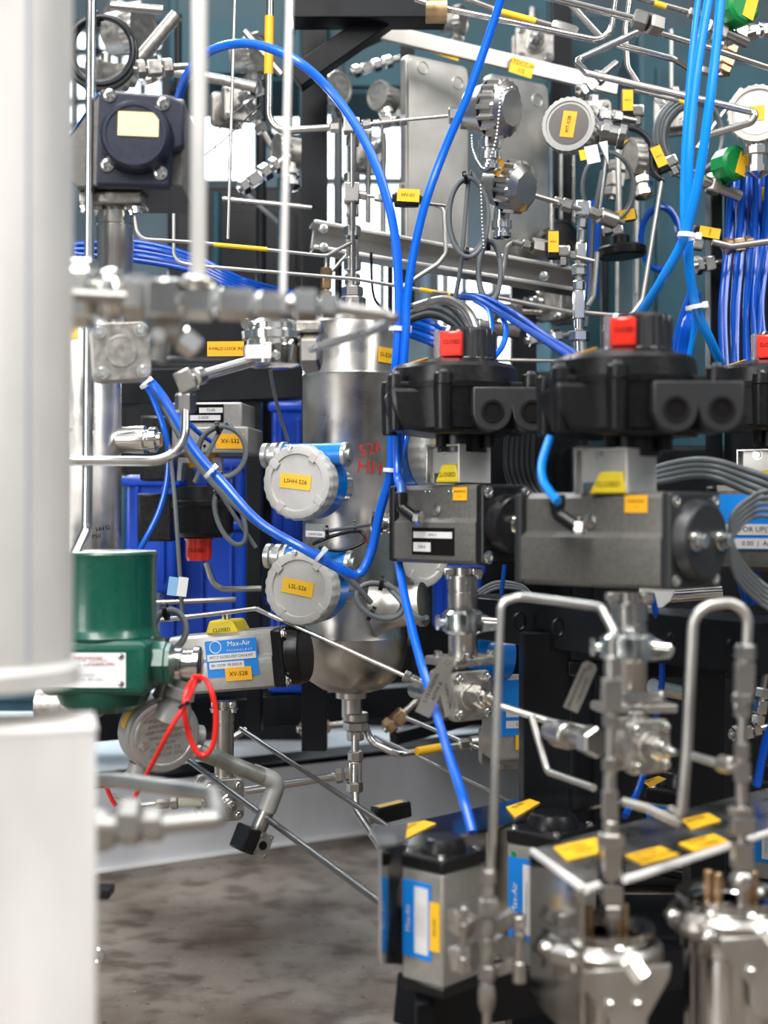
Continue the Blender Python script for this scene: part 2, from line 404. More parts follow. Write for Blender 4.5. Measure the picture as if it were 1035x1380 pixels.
def level_switch(at, label, text, vis=True):
    """field housing: grey ribbed cover facing the viewer, blue body with a cross hub"""
    M = F(*at); t = thing('level_switch', label, 'level switch', M)
    R = 52
    # blue body behind the cover
    b = MB(M); b.lathe((0, 26, 0), (0, 1, 0), [(0, 47), (3, 50), (34, 50), (44, 40), (46, 0)], 36)
    b.cyl((-34, 34, 38), (58, 34, 38), 16, n=28, ch=2); b.cyl((0, 60, -4), (0, 80, -4), 40, 30, 28)
    b.build('housing', 'instr_blue', t)
    MB(M).lathe((0, 44, 0), (0, 1, 0), [(-6, 50.6), (8, 50.6)], 24, ang=1.3).build('black_nameplate', 'black_plastic', t)
    # cover with a scalloped rim
    c = MB(M); n = 96; prof = []
    for y, rr, sc in ((26, R-1, 0), (22, R, 1), (6, R, 1), (1, R-3, .4), (0, R-7, 0), (0, 39, 0), (3, 37.5, 0), (3, 0, 0)):
        ring_ = []
        for k in range(n):
            a = 2*PI*k/n; dr = -1.3*sc*(1 if (k % 4) < 2 else 0)
            ring_.append((math.cos(a)*(rr+dr), y, math.sin(a)*(rr+dr)))
        prof.append(ring_)
    vs = [v for r_ in prof for v in r_]; fs = []
    for i in range(len(prof)-2):
        for k in range(n): fs.append([i*n+k, i*n+(k+1) % n, (i+1)*n+(k+1) % n, (i+1)*n+k])
    fs.append([(len(prof)-2)*n+k for k in range(n)]); c.add(vs[:-n], fs)
    for a in (45, 135, 225, 315):
        a = math.radians(a+8); cx, cz = math.cos(a), math.sin(a)
        Mr = Matrix.Rotation(-a, 4, 'Y'); c.box((cx*41, 1.5, cz*41), (13, 4, 11), 1.2, Mr)
    cov = c.build('cover', 'cap_grey', t)
    bolt(M, (-9, 0, 47), (0, -1, 0), 3.6, 3, cov, 'bright_steel', 'screw')
    plate(t, M, (-2, 2.2, 1), 46, 20, 'yellow', (text,), size=8.2, rot=6, name='tag_label')
    g = MB(M); g.lathe((-30, 34, 38), (-1, 0, 0), [(0, 12), (2, 19), (6, 19), (6, 14), (12, 14), (12, 18), (20, 18), (21, 13), (26, 13), (27, 17.5), (34, 17.5), (36, 14), (36, 0)], 32)
    g.build('cable_gland', 'lid_metal', t)
    p = MB(M); p.lathe((58, 34, 38), (1, 0, 0), [(-2, 17), (3, 17), (5, 15.5), (5, 8), (8, 8), (8, 0)], 24); p.build('blanking_plug', 'lid_metal', t)
    nck = MB(M); nck.lathe((6, 50, -4), (.5, 1, 0), [(0, 33), (10, 33), (12, 27), (26, 27), (28, 22), (50, 22)], 28); nck.build('process_neck', 'bright_steel', t)
    return t

def switchbox(at, label, hub=True, k=1.0, sticker='orange'):
    M = F(*at); t = thing('limit_switch_box', label, 'switch box', M)
    b = MB(M)
    out = [(-102, 24), (-98, -4), (-86, -30), (-40, -36), (60, -36), (78, -30), (84, 4), (84, 24)]
    b.prism(out, -70, 70, 6); b.lathe((-10, 0, 10), (0, 0, 1), [(-38, 84), (0, 88), (16, 90)], 40)
    for x, y in ((-92, -52), (84, -60), (-92, 62), (84, 66), (-34, -82)):
        b.cyl((x, y, -32), (x, y, 30), 11, 13, 20, 1.5)
    b.build('base', 'black_plastic', t)
    l = MB(M); l.lathe((-10, 0, 24), (0, 0, 1), [(0, 92), (7, 93), (8, 88), (8, 86), (28, 84), (33, 80), (40, 54), (42, 30), (42, 0)], 44)
    l.prism([(-96, 24), (96, 24), (96, 32), (-96, 32)], -64, 64, 2)
    for x, y in ((-92, -52), (84, -60), (-92, 62), (84, 66), (-34, -84)):
        l.cyl((x, y, 26), (x, y, 42), 13, 12, 20, 1.5)
    lid = l.build('lid', 'black_plastic', t)
    for x, y in ((-92, -52), (84, -60), (-34, -84)): bolt(M, (x, y, 42), (0, 0, 1), 6, 4, lid)
    s_ = MB(M); s_.lathe((-10, 0, 61.5), (0, 0, 1), [(0, 66), (.8, 66), (4.5, 50), (4.5, 47), (0, 60)], 12, ang=1.25) if False else s_.box((-66, -18, 60), (34, 50, 1.2), .4, Matrix.Rotation(math.radians(-17), 4, 'Y'))
    s_.build('warning_label', sticker, lid)
    # indicator: clear dome with red and black faces
    d = MB(M); d.lathe((8, 0, 62), (0, 0, 1), [(0, 40), (4, 41), (6, 38), (42, 37), (46, 34), (46, 0)], 40)
    for k_ in range(20):
        a = 2*PI*k_/20; 
        if not (2.6 < a < 4.6): d.box((8+math.cos(a)*37.5, math.sin(a)*37.5, 85), (3, 4, 40), .8, Matrix.Rotation(a, 4, 'Z'))
    ind = d.build('indicator_dome', 'black_lens', t)
    MB(M @ Matrix.Translation((-16, -30, 84)) @ Matrix.Rotation(math.radians(-18), 4, 'Z')).text('CLOSED', (2, -12.8, 2), 8, sx=.8).build('lettering', 'ink', ind)
    r_ = MB(M); r_.box((-16, -30, 84), (30, 24, 34), 3, Matrix.Rotation(math.radians(-18), 4, 'Z')); rd = r_.build('red_window', 'red_lens', ind)
    tx = MB(M @ Matrix.Translation((-16, -30, 84)) @ Matrix.Rotation(math.radians(-18), 4, 'Z')); tx.text('CLOSED', (0, -12.4, 0), 8); tx.build('lettering', 'ink', rd) if False else None
    cl = MB(M); cl.box((-34, -26, 84), (8, 26, 38), 3, Matrix.Rotation(math.radians(-18), 4, 'Z')); cl.build('clear_edge', 'clear_lens', ind)
    if hub:
        H = MB(M); o = []
        for cx in (28, 82):
            pass
        poly = [(2, 22), (2, -12)] + [(27+24.5*math.cos(a), -11-24*math.sin(a)) for a in [PI-PI*i/10 for i in range(1, 10)]] + [(52.5, -8)] + \
               [(78+24.5*math.cos(a), -11-24*math.sin(a)) for a in [PI-PI*i/10 for i in range(1, 10)]] + [(103, -12), (103, 22)]
        H.prism(poly, -104, -40, 2.0); hb = H.build('conduit_hub', 'lit_plastic', t)
        for cx in (27, 78):
            MB(M).lathe((cx, -104, -9), (0, -1, 0), [(0, 15), (2, 14.5), (2, 11), (-20, 11), (-20, 14)], 24, closed=True).build('entry_rim', 'black_plastic', hb)
            MB(M).cyl((cx, -104.4, -9), (cx, -100, -9), 11.2, n=24).build('hole_disc', 'ink', hb)  # black disc, the dark inside of the opening put into colour
    ft = MB(M); ft.cyl((0, 0, -58), (0, 0, -34), 34, n=28)
    for x, y in ((-30, -26), (34, -26)): ft.cyl((x, y, -52), (x, y, -34), 8, n=12)
    ft.build('drive_foot', 'black_plastic', t)
    return t

def actuator(at, L, D, H, label, m='hard_anod', cap='black_plastic', tag_text=None, tag_at=None, both=False, flip=1, maker=None, plain=None, boss=2):
    """quarter-turn pneumatic actuator: long body on local x, near long face -y, end cap at +x; origin = near bottom right corner region centre"""
    M = F(*at) @ Matrix.Translation((0, D/2, 0)); t = thing('pneumatic_actuator', label, 'actuator', M); h = H/2
    b = MB(M)
    prof = [(-D*.42, -h), (D*.42, -h), (D*.5, -h*.9), (D*.5, h*.05), (D*.40, h*.16), (D*.40, h*.88), (D*.32, h), (-D*.32, h), (-D*.40, h*.88), (-D*.40, h*.16), (-D*.5, h*.05), (-D*.5, -h*.9)]
    Mx = Matrix.Rotation(math.radians(90), 4, 'Z')      # x,z outline drawn along y -> along -x
    b.prism(prof, 0, L, 1.2, Mx); b.build('body', m, t)
    c = MB(M); cp = [(-D*.5, -h), (D*.5, -h), (D*.5, h), (-D*.5, h)]
    c.prism([(x*.99, z*.99) for x, z in cp], -16, 0, 4, Mx)
    c.lathe((16, 0, 0), (1, 0, 0), [(-2, D*.47), (6, D*.46), (17, D*.43), (19, D*.40), (19, 0)], 40); ec = c.build('end_cap', cap, t)
    for y in (-1, 1):
        for z in (-1, 1): bolt(M, (16, y*D*.39, z*h*.80), (1, 0, 0), 6.5, 4, ec)
    if boss == 2: pts = [(-D*.25, 0), (D*.25, 0)]
    elif boss == 1: pts = [(0, 0)]
    else: pts = []
    for y, z in pts:
        b_ = MB(M); b_.lathe((34, y, z), (1, 0, 0), [(0, 14), (3, 14), (3, 11), (10, 11), (10, 0)], 20); b_.hex((44, y, z), (52, y, z), 9); b_.build('stop_screw', 'bright_steel', ec)
    c2 = MB(M); c2.prism([(x*.99, z*.99) for x, z in cp], L, L+14, 4, Mx); c2.build('end_cap', cap, t)
    return t, M

def valve_body(at, s, label, name='ball_valve', stem=60, m='cast_steel', cat='valve', group=None, parent=None, gland=True):
    """square-flanged valve seen on its bolted face (-y) with stem upwards"""
    M = F(*at); t = parent or thing(name, label, cat, M, group)
    b = MB(M); h = s/2
    n = 8; poly = []
    for qx, qz in ((1, 1), (-1, 1), (-1, -1), (1, -1)):      # cross shaped cast flange with ears
        a0 = math.atan2(qz, qx)
        for k in (-1, -.5, 0, .5, 1): a = a0+k*.9; poly.append((qx*h*.72+math.cos(a)*h*.3, qz*h*.72+math.sin(a)*h*.3))
        nx, nz = (-qz, qx); poly.append(((qx+nx)*h*.34+0, (qz+nz)*h*.34)) if False else None
    b.prism(poly, -6, 6, 1.5); b.prism(poly, 34, 46, 1.5); b.build('flange', m, t)
    c = MB(M); c.lathe((0, -8, 0), (0, 1, 0), [(0, h*.55), (4, h*.62), (22, h*.78), (40, h*.78), (56, h*.5), (70, h*.42)], 28); c.box((0, 20, h*.6), (h*1.1, 34, h*.9), 4); c.build('body', m, t)
    for x in (-1, 1):
        for z in (-1, 1):
            bolt(M, (x*h*.72, -6, z*h*.72), (0, -1, 0), h*.17, h*.22, t)
    if gland:
        g = MB(M); g.hex((0, -26, 0), (0, -8, 0), h*.42); g.cyl((0, -34, 0), (0, -26, 0), h*.3, ch=1); g.hex((0, -46, 0), (0, -35, 0), h*.24); g.cyl((0, -58, 0), (0, -46, 0), h*.13); g.build('end_fitting', 'bright_steel', t)
    if stem:
        st = MB(M); st.cyl((0, 20, h*.9), (0, 20, h*.9+stem), h*.36, ch=1); st.build('bonnet', 'steel', t)
    return t, M

def transmitter(at, R, label, lab=None, m='steel', neck=(0, 0, -1), back=1.1, ribs=26, face='cap_grey', rotl=0, cable=True, cat='transmitter', name='pressure_transmitter'):
    """round instrument head: ribbed cover facing -y, body behind, neck and gland"""
    M = F(*at); t = thing(name, label, cat, M)
    b = MB(M); b.lathe((0, 10, 0), (0, 1, 0), [(0, R*.8), (R*back, R*.78), (R*back+4, R*.5), (R*back+5, 0)], 28); b.build('housing', m, t)
    c = MB(M); n = ribs*4; rows = []
    for y, rr, sc in ((R*.5, R, 1), (R*.08, R, 1), (0, R*.95, 0), (0, R*.82, 0), (R*.05, R*.80, 0)):
        rows.append([(math.cos(2*PI*k/n)*(rr-(R*.05*sc if k % 4 < 2 else 0)), y, math.sin(2*PI*k/n)*(rr-(R*.05*sc if k % 4 < 2 else 0))) for k in range(n)])
    vs = [v for r_ in rows for v in r_]; fs = [[i*n+k, i*n+(k+1) % n, (i+1)*n+(k+1) % n, (i+1)*n+k] for i in range(len(rows)-1) for k in range(n)]
    fs.append([(len(rows)-1)*n+k for k in range(n)]); fs.append(list(range(n))); c.add(vs, fs); cv = c.build('cover', face, t)
    nk = Vector(neck).normalized(); o = Vector((0, R*.6, 0))+nk*R*.7
    g = MB(M); g.lathe(o, nk, [(0, R*.42), (R*.35, R*.40), (R*.35, R*.52), (R*.6, R*.52), (R*.62, R*.36), (R*.95, R*.36), (R*.97, R*.46), (R*1.2, R*.46), (R*1.3, R*.25), (R*1.4, 0)], 12); g.build('neck_fitting', 'bright_steel', t)
    if name == 'gauge_head': MB(M).lathe((0, R*.045, 0), (0, -1, 0), [(0, R*.72), (.5, R*.72), (.5, 0)], 40).build('dial', 'dial_grey' if 'orange' in label else 'white', t)
    if lab: plate(t, M, (0, R*.02, 0), R*lab[0], R*lab[1], lab[2] if len(lab) > 2 else 'yellow', lab[3] if len(lab) > 3 else (), rot=rotl, name='tag_label')
    return t, M

def coil(label, at, rx, rz, wpx, n=3, m='grey_cable', tail=(), name='cable_coil', cat='cable', jitter=.06, ties=1, group=None, roll=0, seed=1, tm='black_plastic'):
    """a cable wound into a few loose turns and tied"""
    rnd = random.Random(seed); px, py, d = at[:3]; pts = []
    ca, sa = math.cos(math.radians(roll)), math.sin(math.radians(roll))
    for i in range(n*16+1):
        a = 2*PI*i/16 + PI/2; j = 1+jitter*math.sin(i*.37+seed)+jitter*(i/(n*16)-.5)*2
        x, z = math.cos(a)*rx*j, math.sin(a)*rz*j
        pts.append((px+x*ca-z*sa, py-(x*sa+z*ca), d+.012*math.sin(i*.21)-i*wpx*.012/K))
    pts += list(tail)
    b = MB(); r = wpx/2*d/K; b.sweep(spline(q3(pts), 3), r, 10); o = tag(b.build(name, m), label, cat, group)
    for k in range(ties):
        a = PI/2+PI*k*.9+.2; x, z = math.cos(a)*rx, math.sin(a)*rz
        MM = F(px+x*ca-z*sa, py-(x*sa+z*ca), d, 0, 0, 0); M2 = MM @ Matrix.Rotation(-a-math.radians(roll), 4, 'Y')
        MB(M2).ring((0, 0, 0), (0, 0, 1), wpx*1.5, wpx*.35, wpx*.8, 16).build('cable_tie', tm, o)
    return o

def beam(name, a, c, w_, h_, m, label, cat, bev=.002, group=None, st=False):
    """straight bar between two world points, w horizontal thickness, h height"""
    A, B = Vector(a), Vector(c); ax = (B-A); L = ax.length; ax.normalize(); up = Vector((0, 0, 1)) if abs(ax.z) < .8 else Vector((0, 1, 0))
    y = up.cross(ax).normalized(); z = ax.cross(y); M = Matrix((ax, y, z)).transposed().to_4x4()
    o = MB().box((A+B)/2, (L, w_, h_), bev, M).build(name, m)
    return tag(o, label, cat, group)
# ================= frames and backdrop of the skid =================
def wb(name, a, c, wpx, m, label, depth=None, cat='frame bar', group=None):
    d = (a[2]+c[2])/2; w_ = wpx*d/K; return beam(name, P(*a), P(*c), depth or w_, w_, m, label, cat, group=group)
def vpost(px, y0, y1, d, wpx, label, m='black_paint', dep=.04, name='frame_post', cat='post'):
    A, B = P(px, y0, d), P(px, y1, d); w_ = wpx*d/K
    return tag(MB().box((A+B)/2, (w_, dep, abs(A.z-B.z)), .002).build(name, m), label, cat)
def panel(name, x0, y0, x1, y1, d, dep, m, label, cat, yaw=0, bev=.004):
    A, B = P(x0, y1, d), P(x1, y0, d); c = (A+B)/2; c.y += dep/2
    return tag(MB().box(c, (B.x-A.x, dep, B.z-A.z), bev, Matrix.Rotation(math.radians(yaw), 4, 'Z')).build(name, m), label, cat)

vpost(424, -30, 1010, 2.45, 34, 'tall black frame post behind the left side of the central steel vessel')
vpost(549, 60, 420, 2.62, 19, 'black post along the left edge of the grey junction panels')
vpost(343, 470, 985, 2.50, 20, 'black post left of the round grey instrument covers')
vpost(756, -20, 340, 2.95, 26, 'black post seen beyond the right junction panel')
vpost(733, 850, 1290, 1.78, 62, 'wide black post under the black channel rail, nearest the bottom actuators', dep=.06)
vpost(948, 842, 1290, 1.62, 46, 'black post standing behind the tall bent tube on the right', dep=.05)
vpost(1012, 250, 700, 2.3, 62, 'broad black post behind the dark blue hoses at the right edge', dep=.05)
vpost(962, 262, 640, 2.35, 16, 'narrow black post behind the pale blue hose bundle')
vpost(640, 430, 700, 2.7, 20, 'black post behind the first red and black switch box')
vpost(705, 380, 640, 2.72, 34, 'dark post between the two red and black switch boxes')
wb('frame_beam', (395, 6, 2.3), (600, 6, 2.3), 52, 'black_paint', 'black top beam at the upper edge above the blue hose arch')
wb('diagonal_brace', (398, 108, 2.32), (585, -22, 2.32), 30, 'black_paint', 'black diagonal brace below the top beam', cat='brace')
wb('diagonal_brace', (470, 60, 2.5), (560, 20, 2.5), 22, 'black_paint', 'short dark brace behind the diagonal brace', cat='brace')
wb('frame_beam', (150, 525, 2.5), (408, 515, 2.5), 46, 'black_paint', 'black beam behind the polished elbow and left of the vessel')
wb('frame_beam', (90, 978, 2.55), (420, 952, 2.75), 42, 'black_paint', 'black lower rail above the white channel beam, under the blue crates')
wb('frame_beam', (420, 952, 2.75), (700, 932, 2.9), 40, 'black_paint', 'black lower rail passing behind the bottom of the vessel')
wb('frame_beam', (530, 995, 2.6), (760, 935, 2.9), 16, 'black_paint', 'thin black rail behind the square-flanged valve')
o = beam('channel_rail', P(640, 828, 1.95), P(1060, 872, 1.5), .09, .055, 'black_paint', 'black channel rail with bolt holes running under the dark actuators', 'rail')
for i, (x, y, d) in enumerate(((700, 838, 1.82), (752, 846, 1.75), (905, 866, 1.60), (985, 874, 1.53))):
    MM = F(x, y, d-.05, 48); MB(MM).lathe((0, 0, 0), (0, 1, 0), [(-2, 11), (-2, 13), (2, 13), (2, 11)], 20, closed=True).build('bolt_hole_rim', 'black_paint', o)
wb('frame_beam', (765, 900, 1.75), (1050, 905, 1.75), 20, 'black_paint', 'lower black crossbar joining the right-hand posts')
# dark cabinets and machines further back
def cab(x0, y0, x1, y1, d, m, label, dep=.3):
    o = panel('equipment_cabinet', x0, y0, x1, y1, d, dep, m, label, 'cabinet', bev=.01)
    u = d/K; A, B = P(x0, y1, d), P(x1, y0, d); c = (A+B)/2
    MB().box((c.x, d-.006, c.z), (abs(B.x-A.x)*.86, .012, abs(B.z-A.z)*.9), .004).build('door', m, o)
    MB().box((B.x-(B.x-A.x)*.14, d-.022, c.z), (.012, .02, .07), .003).build('handle', 'steel', o)
    return o
cab(740, 20, 868, 1040, 3.75, 'dark_teal', 'teal cabinet behind the small valves right of the junction panels')
cab(862, 36, 1180, 1108, 3.15, 'dark_teal', 'large teal cabinet behind the bright blue hose bundle')
cab(225, 250, 412, 1000, 3.45, 'black_paint', 'dark cabinet behind the two thin yellow-sleeved tubes')
cab(440, -60, 760, 128, 3.4, 'dark_teal', 'dark teal cabinet above the pale label rail')
cab(155, 480, 345, 690, 3.2, 'black_paint', 'black cabinet behind the inverted actuator')
cab(400, 860, 760, 985, 3.7, 'black_paint', 'low black cabinet behind the rounded bottom of the vessel')
cab(-60, 640, 170, 960, 3.0, 'dark_teal', 'teal cabinet hidden behind the green housing')
cab(560, 500, 800, 940, 3.0, 'black_paint', 'black cabinet behind the first dark actuator')
cab(225, -60, 420, 110, 3.2, 'dark_teal', 'dark teal unit at the top behind the tall vertical pipes')
cab(770, 600, 1180, 1195, 2.6, 'black_paint', 'black cabinet low on the right behind the square-flanged valve')

# blue crates on the lower rail
def crate(x0, y0, x1, y1, d, label):
    A, B = P(x0, y1, d), P(x1, y0, d); c = (A+B)/2; W_ = B.x-A.x; H_ = B.z-A.z; D_ = min(.3, W_); c.y += D_/2
    t = thing('storage_crate', label, 'crate', Vector((c.x, c.y, A.z)), 'blue plastic crates behind the pipework')
    MB().box(c, (W_, D_, H_), .008, seg=3).build('bin', 'blue_bin', t)
    MB().box((c.x, c.y, B.z-.012), (W_+.014, D_+.014, .018), .006).build('rim', 'blue_bin', t)
    n = max(2, int(W_/.05))
    for i in range(n): MB().box((A.x+W_*(i+.5)/n, c.y-D_/2-.004, c.z), (.006, .01, H_*.8), .002).build('rib', 'blue_bin', t)
crate(168, 640, 238, 800, 2.55, 'blue crate with pale rim right beside the second steel column')
crate(214, 700, 332, 905, 2.62, 'wide royal blue crate under the inverted switch box')
crate(262, 618, 330, 690, 2.66, 'small blue crate behind the yellow tag of the inverted actuator')
crate(366, 540, 414, 780, 2.75, 'tall blue crate between the black post and the vessel')
crate(362, 800, 420, 935, 2.70, 'blue crate under the lower round instrument cover')
crate(585, 760, 650, 850, 2.75, 'blue crate glimpsed right of the vessel behind the white cover')

# grey junction panels on the wall of the skid
def jpanel(pts, label, holes):
    """pts: four pixel corners with distance, clockwise from top left"""
    W = q3(pts); c = sum(W, Vector())/4; X = (W[1]-W[0]).normalized(); Y = Vector((-X.y, X.x, 0)); wd = (W[1]-W[0]).length; h = (W[0]-W[3]).length
    Mx = Matrix((X, Y, Vector((0, 0, 1)))).transposed().to_4x4(); MM = Matrix.Translation(c) @ Mx
    t = thing('wall_mounted_enclosure', label, 'panel', Vector((c.x, c.y, W[3].z)))
    r = wd*.09; poly = []
    for sx_, sz, a0 in ((1, 1, 0), (-1, 1, 90), (-1, -1, 180), (1, -1, 270)):
        for k in range(7): a = math.radians(a0+k*15); poly.append((sx_*(wd/2-r)+r*math.cos(a), sz*(h/2-r)+r*math.sin(a)))
    MB(MM).prism(poly, 0, .018, .003).build('enclosure', 'satin_steel', t)
    MB(MM).prism([(x*.94, z*.965) for x, z in poly], -.004, 0.0, .0015).build('cover_plate', 'satin_steel', t)
    for (x, z) in holes: MB(MM).lathe((x*wd, -.006, z*h), (0, 1, 0), [(0, wd*.085), (.003, wd*.09), (.003, wd*.075), (0, wd*.075)], 24, closed=True).build('knockout', 'satin_steel', t)
jpanel([(546, 72, 2.50), (632, 91, 2.57), (632, 344, 2.57), (546, 335, 2.50)], 'left grey steel junction panel with round knockouts behind the blue hose', ((.3, .4), (-.25, .44)))
jpanel([(658, 97, 2.60), (740, 114, 2.68), (740, 362, 2.68), (658, 350, 2.60)], 'right grey steel junction panel behind the hanging instrument heads', ((-.28, .42), (.28, .4)))
# pale rail with yellow labels and lower channel
o = wb('label_rail', (515, 43, 2.42), (832, 118, 2.52), 22, 'satin_steel', 'pale steel strip with two yellow labels above the junction panels', depth=.01, cat='rail')
for k, (x, y, w_, tx) in enumerate(((600, 66, 42, ('LSP-AND-04', '0000')), (703, 91, 33, ('RTDCC-HI', '1/2')))):
    MM = F(x, y, 2.44+.0005*(x-515)*.4-.012, 12); plate(o, MM, (0, 0, 0), w_, 21, 'yellow', tx, rot=13.5, name='yellow_label')
ch = thing('cable_channel', 'light steel channel running under both grey junction panels', 'channel', P(420, 340, 2.32))
def chb(a, c, wpx, dep, nm, m='satin_steel'):
    A, B = P(*a), P(*c); ax = (B-A); L = ax.length; ax.normalize(); up = Vector((0, 0, 1)); y = up.cross(ax).normalized(); z = ax.cross(y)
    return MB().box((A+B)/2, (L, dep, wpx*a[2]/K), .002, Matrix((ax, y, z)).transposed().to_4x4()).build(nm, m, ch)
chb((420, 318, 2.36), (800, 384, 2.46), 34, .008, 'web'); chb((420, 302, 2.33), (800, 372, 2.43), 6, .05, 'top_flange'); chb((420, 336, 2.34), (800, 398, 2.44), 6, .05, 'bottom_flange')
for x, y in ((436, 308), (436, 333), (733, 372)):
    MM = F(x, y, 2.31, 10); bolt(MM, (0, 0, 0), (0, -1, 0), 5, 4, ch, 'zinc', socket=False)

# ================= central vessel =================
M = F(474, 690, 2.14)
t = thing('separator_vessel', 'tall brushed steel vessel with rounded bottom in the middle, 526 HH written in red', 'vessel', P(474, 940, 2.14))
b = MB(M)
b.lathe((0, 0, 0), (0, 0, 1), [(-276, 14), (-252, 14), (-250, 22), (-243, 22), (-238, 40), (-226, 58), (-210, 68), (-192, 74), (-172, 75.5), (-167, 76.5), (-163, 75.3), (-150, 74.5), (-128, 70), (-112, 66.5), (-90, 66), (0, 66), (180, 66), (183, 67.2), (186, 66), (238, 66), (252, 62), (262, 50), (268, 30), (270, 0)], 96)
b.build('shell', 'vessel_steel', t)
n_ = MB(M); n_.lathe((30, -40, -128), (1, -.35, .12), [(8, 44), (16, 36), (24, 30), (34, 27), (62, 26), (63, 29), (70, 29), (70, 20)], 40); n_.build('side_nozzle', 'vessel_steel', t)
n_ = MB(M); n_.lathe((0, 0, 268), (0, 0, 1), [(-4, 24), (4, 22), (4, 17), (20, 16)], 30); n_.build('top_nozzle', 'steel', t)
# handwriting wrapped on the shell
def wrapped(txt, cx, cz, h, ink, nm, slant=0):
    R = 66.6; vs, fs = text_mesh(txt); mb = MB(M); a0 = math.asin(cx/R); co, si = math.cos(math.radians(slant)), math.sin(math.radians(slant))
    out = [Vector((R*math.sin(a0+((v.x*co-v.y*si)*h)/R), -R*math.cos(a0+((v.x*co-v.y*si)*h)/R), cz+(v.x*si+v.y*co)*h)) for v in vs]
    mb.add(out, fs); mb.build(nm, ink, t)
wrapped('526', 26, 82, 22, 'red_ink', 'handwriting', 14); wrapped('HH', 26, 58, 26, 'red_ink', 'handwriting', -6); wrapped('L', 23, -35, 18, 'red_ink', 'handwriting', 8)
plate(t, M @ Matrix.Rotation(math.radians(40), 4, 'Z'), (4, -67.2, 206), 26, 20, 'yellow', ('D-526',), size=8, name='yellow_label', rot=3)
# outlet stack below, inlet stack above
pipe('drain_stack', 'fittings and bent drain tube hanging from the bottom of the vessel', 'pipe fitting', [(479, 962, 2.14), (478, 1060, 2.12), (479, 1092, 2.10), (505, 1130, 2.02), (518, 1150, 1.98)], 11, bend=30,
     fits=[((479, 960, 2.14), (479, 972, 2.14), 36, 'cyl'), ((479, 972, 2.14), (479, 984, 2.14), 31), ((479, 984, 2.14), (479, 998, 2.14), 22), ((479, 1012, 2.13), (479, 1026, 2.13), 19), ((479, 1026, 2.13), (479, 1054, 2.13), 17, 'block'), ((478, 1054, 2.12), (478, 1068, 2.12), 21), ((464, 1044, 2.13), (473, 1043, 2.13), 17), ((452, 1046, 2.13), (462, 1045, 2.13), 19)])
pipe('steel_tube', 'polished tube running left from the drain tee to the grey elbow', 'tube', [(455, 1046, 2.13), (382, 1057, 2.11), (330, 1066, 2.1)], 11, 'bright_steel')
pipe('steel_tube', 'tube bending right from below the vessel with a yellow sleeve', 'tube', [(487, 966, 2.16), (500, 1000, 2.15), (536, 1017, 2.14), (640, 1001, 2.2), (668, 997, 2.2)], 10, 'bright_steel', bend=26,
     labs=[((562, 1013, 2.145), (602, 1006, 2.17))], fits=[((618, 1004, 2.185), (632, 1002, 2.19), 15), ((633, 1002, 2.19), (648, 1000, 2.195), 20, 'cyl'), ((648, 999, 2.195), (664, 997, 2.2), 22)])
pipe('fitting_stack', 'upright column of tube fittings on top of the central vessel', 'pipe fitting', [(475, 420, 2.14), (475, 170, 2.10)], 9, 'steel',
     fits=[((475, 418, 2.14), (475, 400, 2.14), 34), ((475, 400, 2.14), (475, 386, 2.14), 27), ((475, 385, 2.14), (475, 369, 2.14), 20), ((475, 365, 2.14), (475, 347, 2.14), 22), ((475, 345, 2.14), (475, 321, 2.13), 17, 'block'), ((475, 319, 2.13), (475, 304, 2.13), 21), ((475, 291, 2.13), (475, 276, 2.13), 17, 'block'),
           ((474, 274, 2.12), (474, 247, 2.12), 21, 'block'), ((474, 246, 2.12), (474, 233, 2.12), 20), ((475, 198, 2.11), (475, 183, 2.11), 16), ((474, 180, 2.10), (474, 160, 2.10), 22, 'block'), ((484, 262, 2.12), (494, 264, 2.12), 12, 'cyl')])
pipe('steel_tube', 'small tube running right from the fitting column to the black valve', 'tube', [(484, 262, 2.12), (520, 268, 2.12), (600, 277, 2.14)], 5, 'steel', fits=[((505, 266, 2.12), (518, 268, 2.12), 10, 'nut')])
pipe('steel_tube', 'yellow-sleeved tube dropping behind the blue hose arch and turning right into the tee', 'tube', [(364, -10, 2.12), (362, 178, 2.12), (455, 171, 2.11)], 10, 'steel', bend=26, labs=[((363, 22, 2.12), (362, 100, 2.12), 'orange')], fits=[((444, 172, 2.11), (458, 171, 2.11), 14)])
pipe('steel_tube', 'thin horizontal tube with brass coloured fittings left of the angled instrument head', 'tube', [(486, 168, 2.10), (560, 160, 2.08), (604, 156, 2.07)], 5, 'steel',
     fits=[((488, 168, 2.1), (500, 166, 2.1), 13), ((503, 166, 2.1), (512, 165, 2.1), 10, 'cyl'), ((513, 165, 2.1), (526, 163, 2.1), 16), ((528, 163, 2.1), (536, 162, 2.09), 12, 'cyl'), ((538, 162, 2.09), (548, 161, 2.09), 14)])
# small black valve with yellow tag
M = F(548, 266, 2.10); t = thing('needle_valve', 'small black-handled valve with a yellow tag left of the grey panels', 'valve', M)
MB(M).box((0, 0, -3), (34, 14, 20), 3).build('body', 'black_plastic', t); MB(M).prism([(-20, -6), (20, -6), (30, -12), (30, -4), (14, 4), (-20, 4)], -7, 7, 1.5).build('handle', 'black_plastic', t)
plate(t, M, (2, -9, 1), 30, 17, 'yellow', ('HV-01',), size=7, rot=3, name='yellow_tag'); MB(M).lathe((-5, -2, 14), (0, 1, 0), [(0, 3), (0, 6), (4, 6), (4, 3)], 16, closed=True).build('locking_eye', 'steel', t)

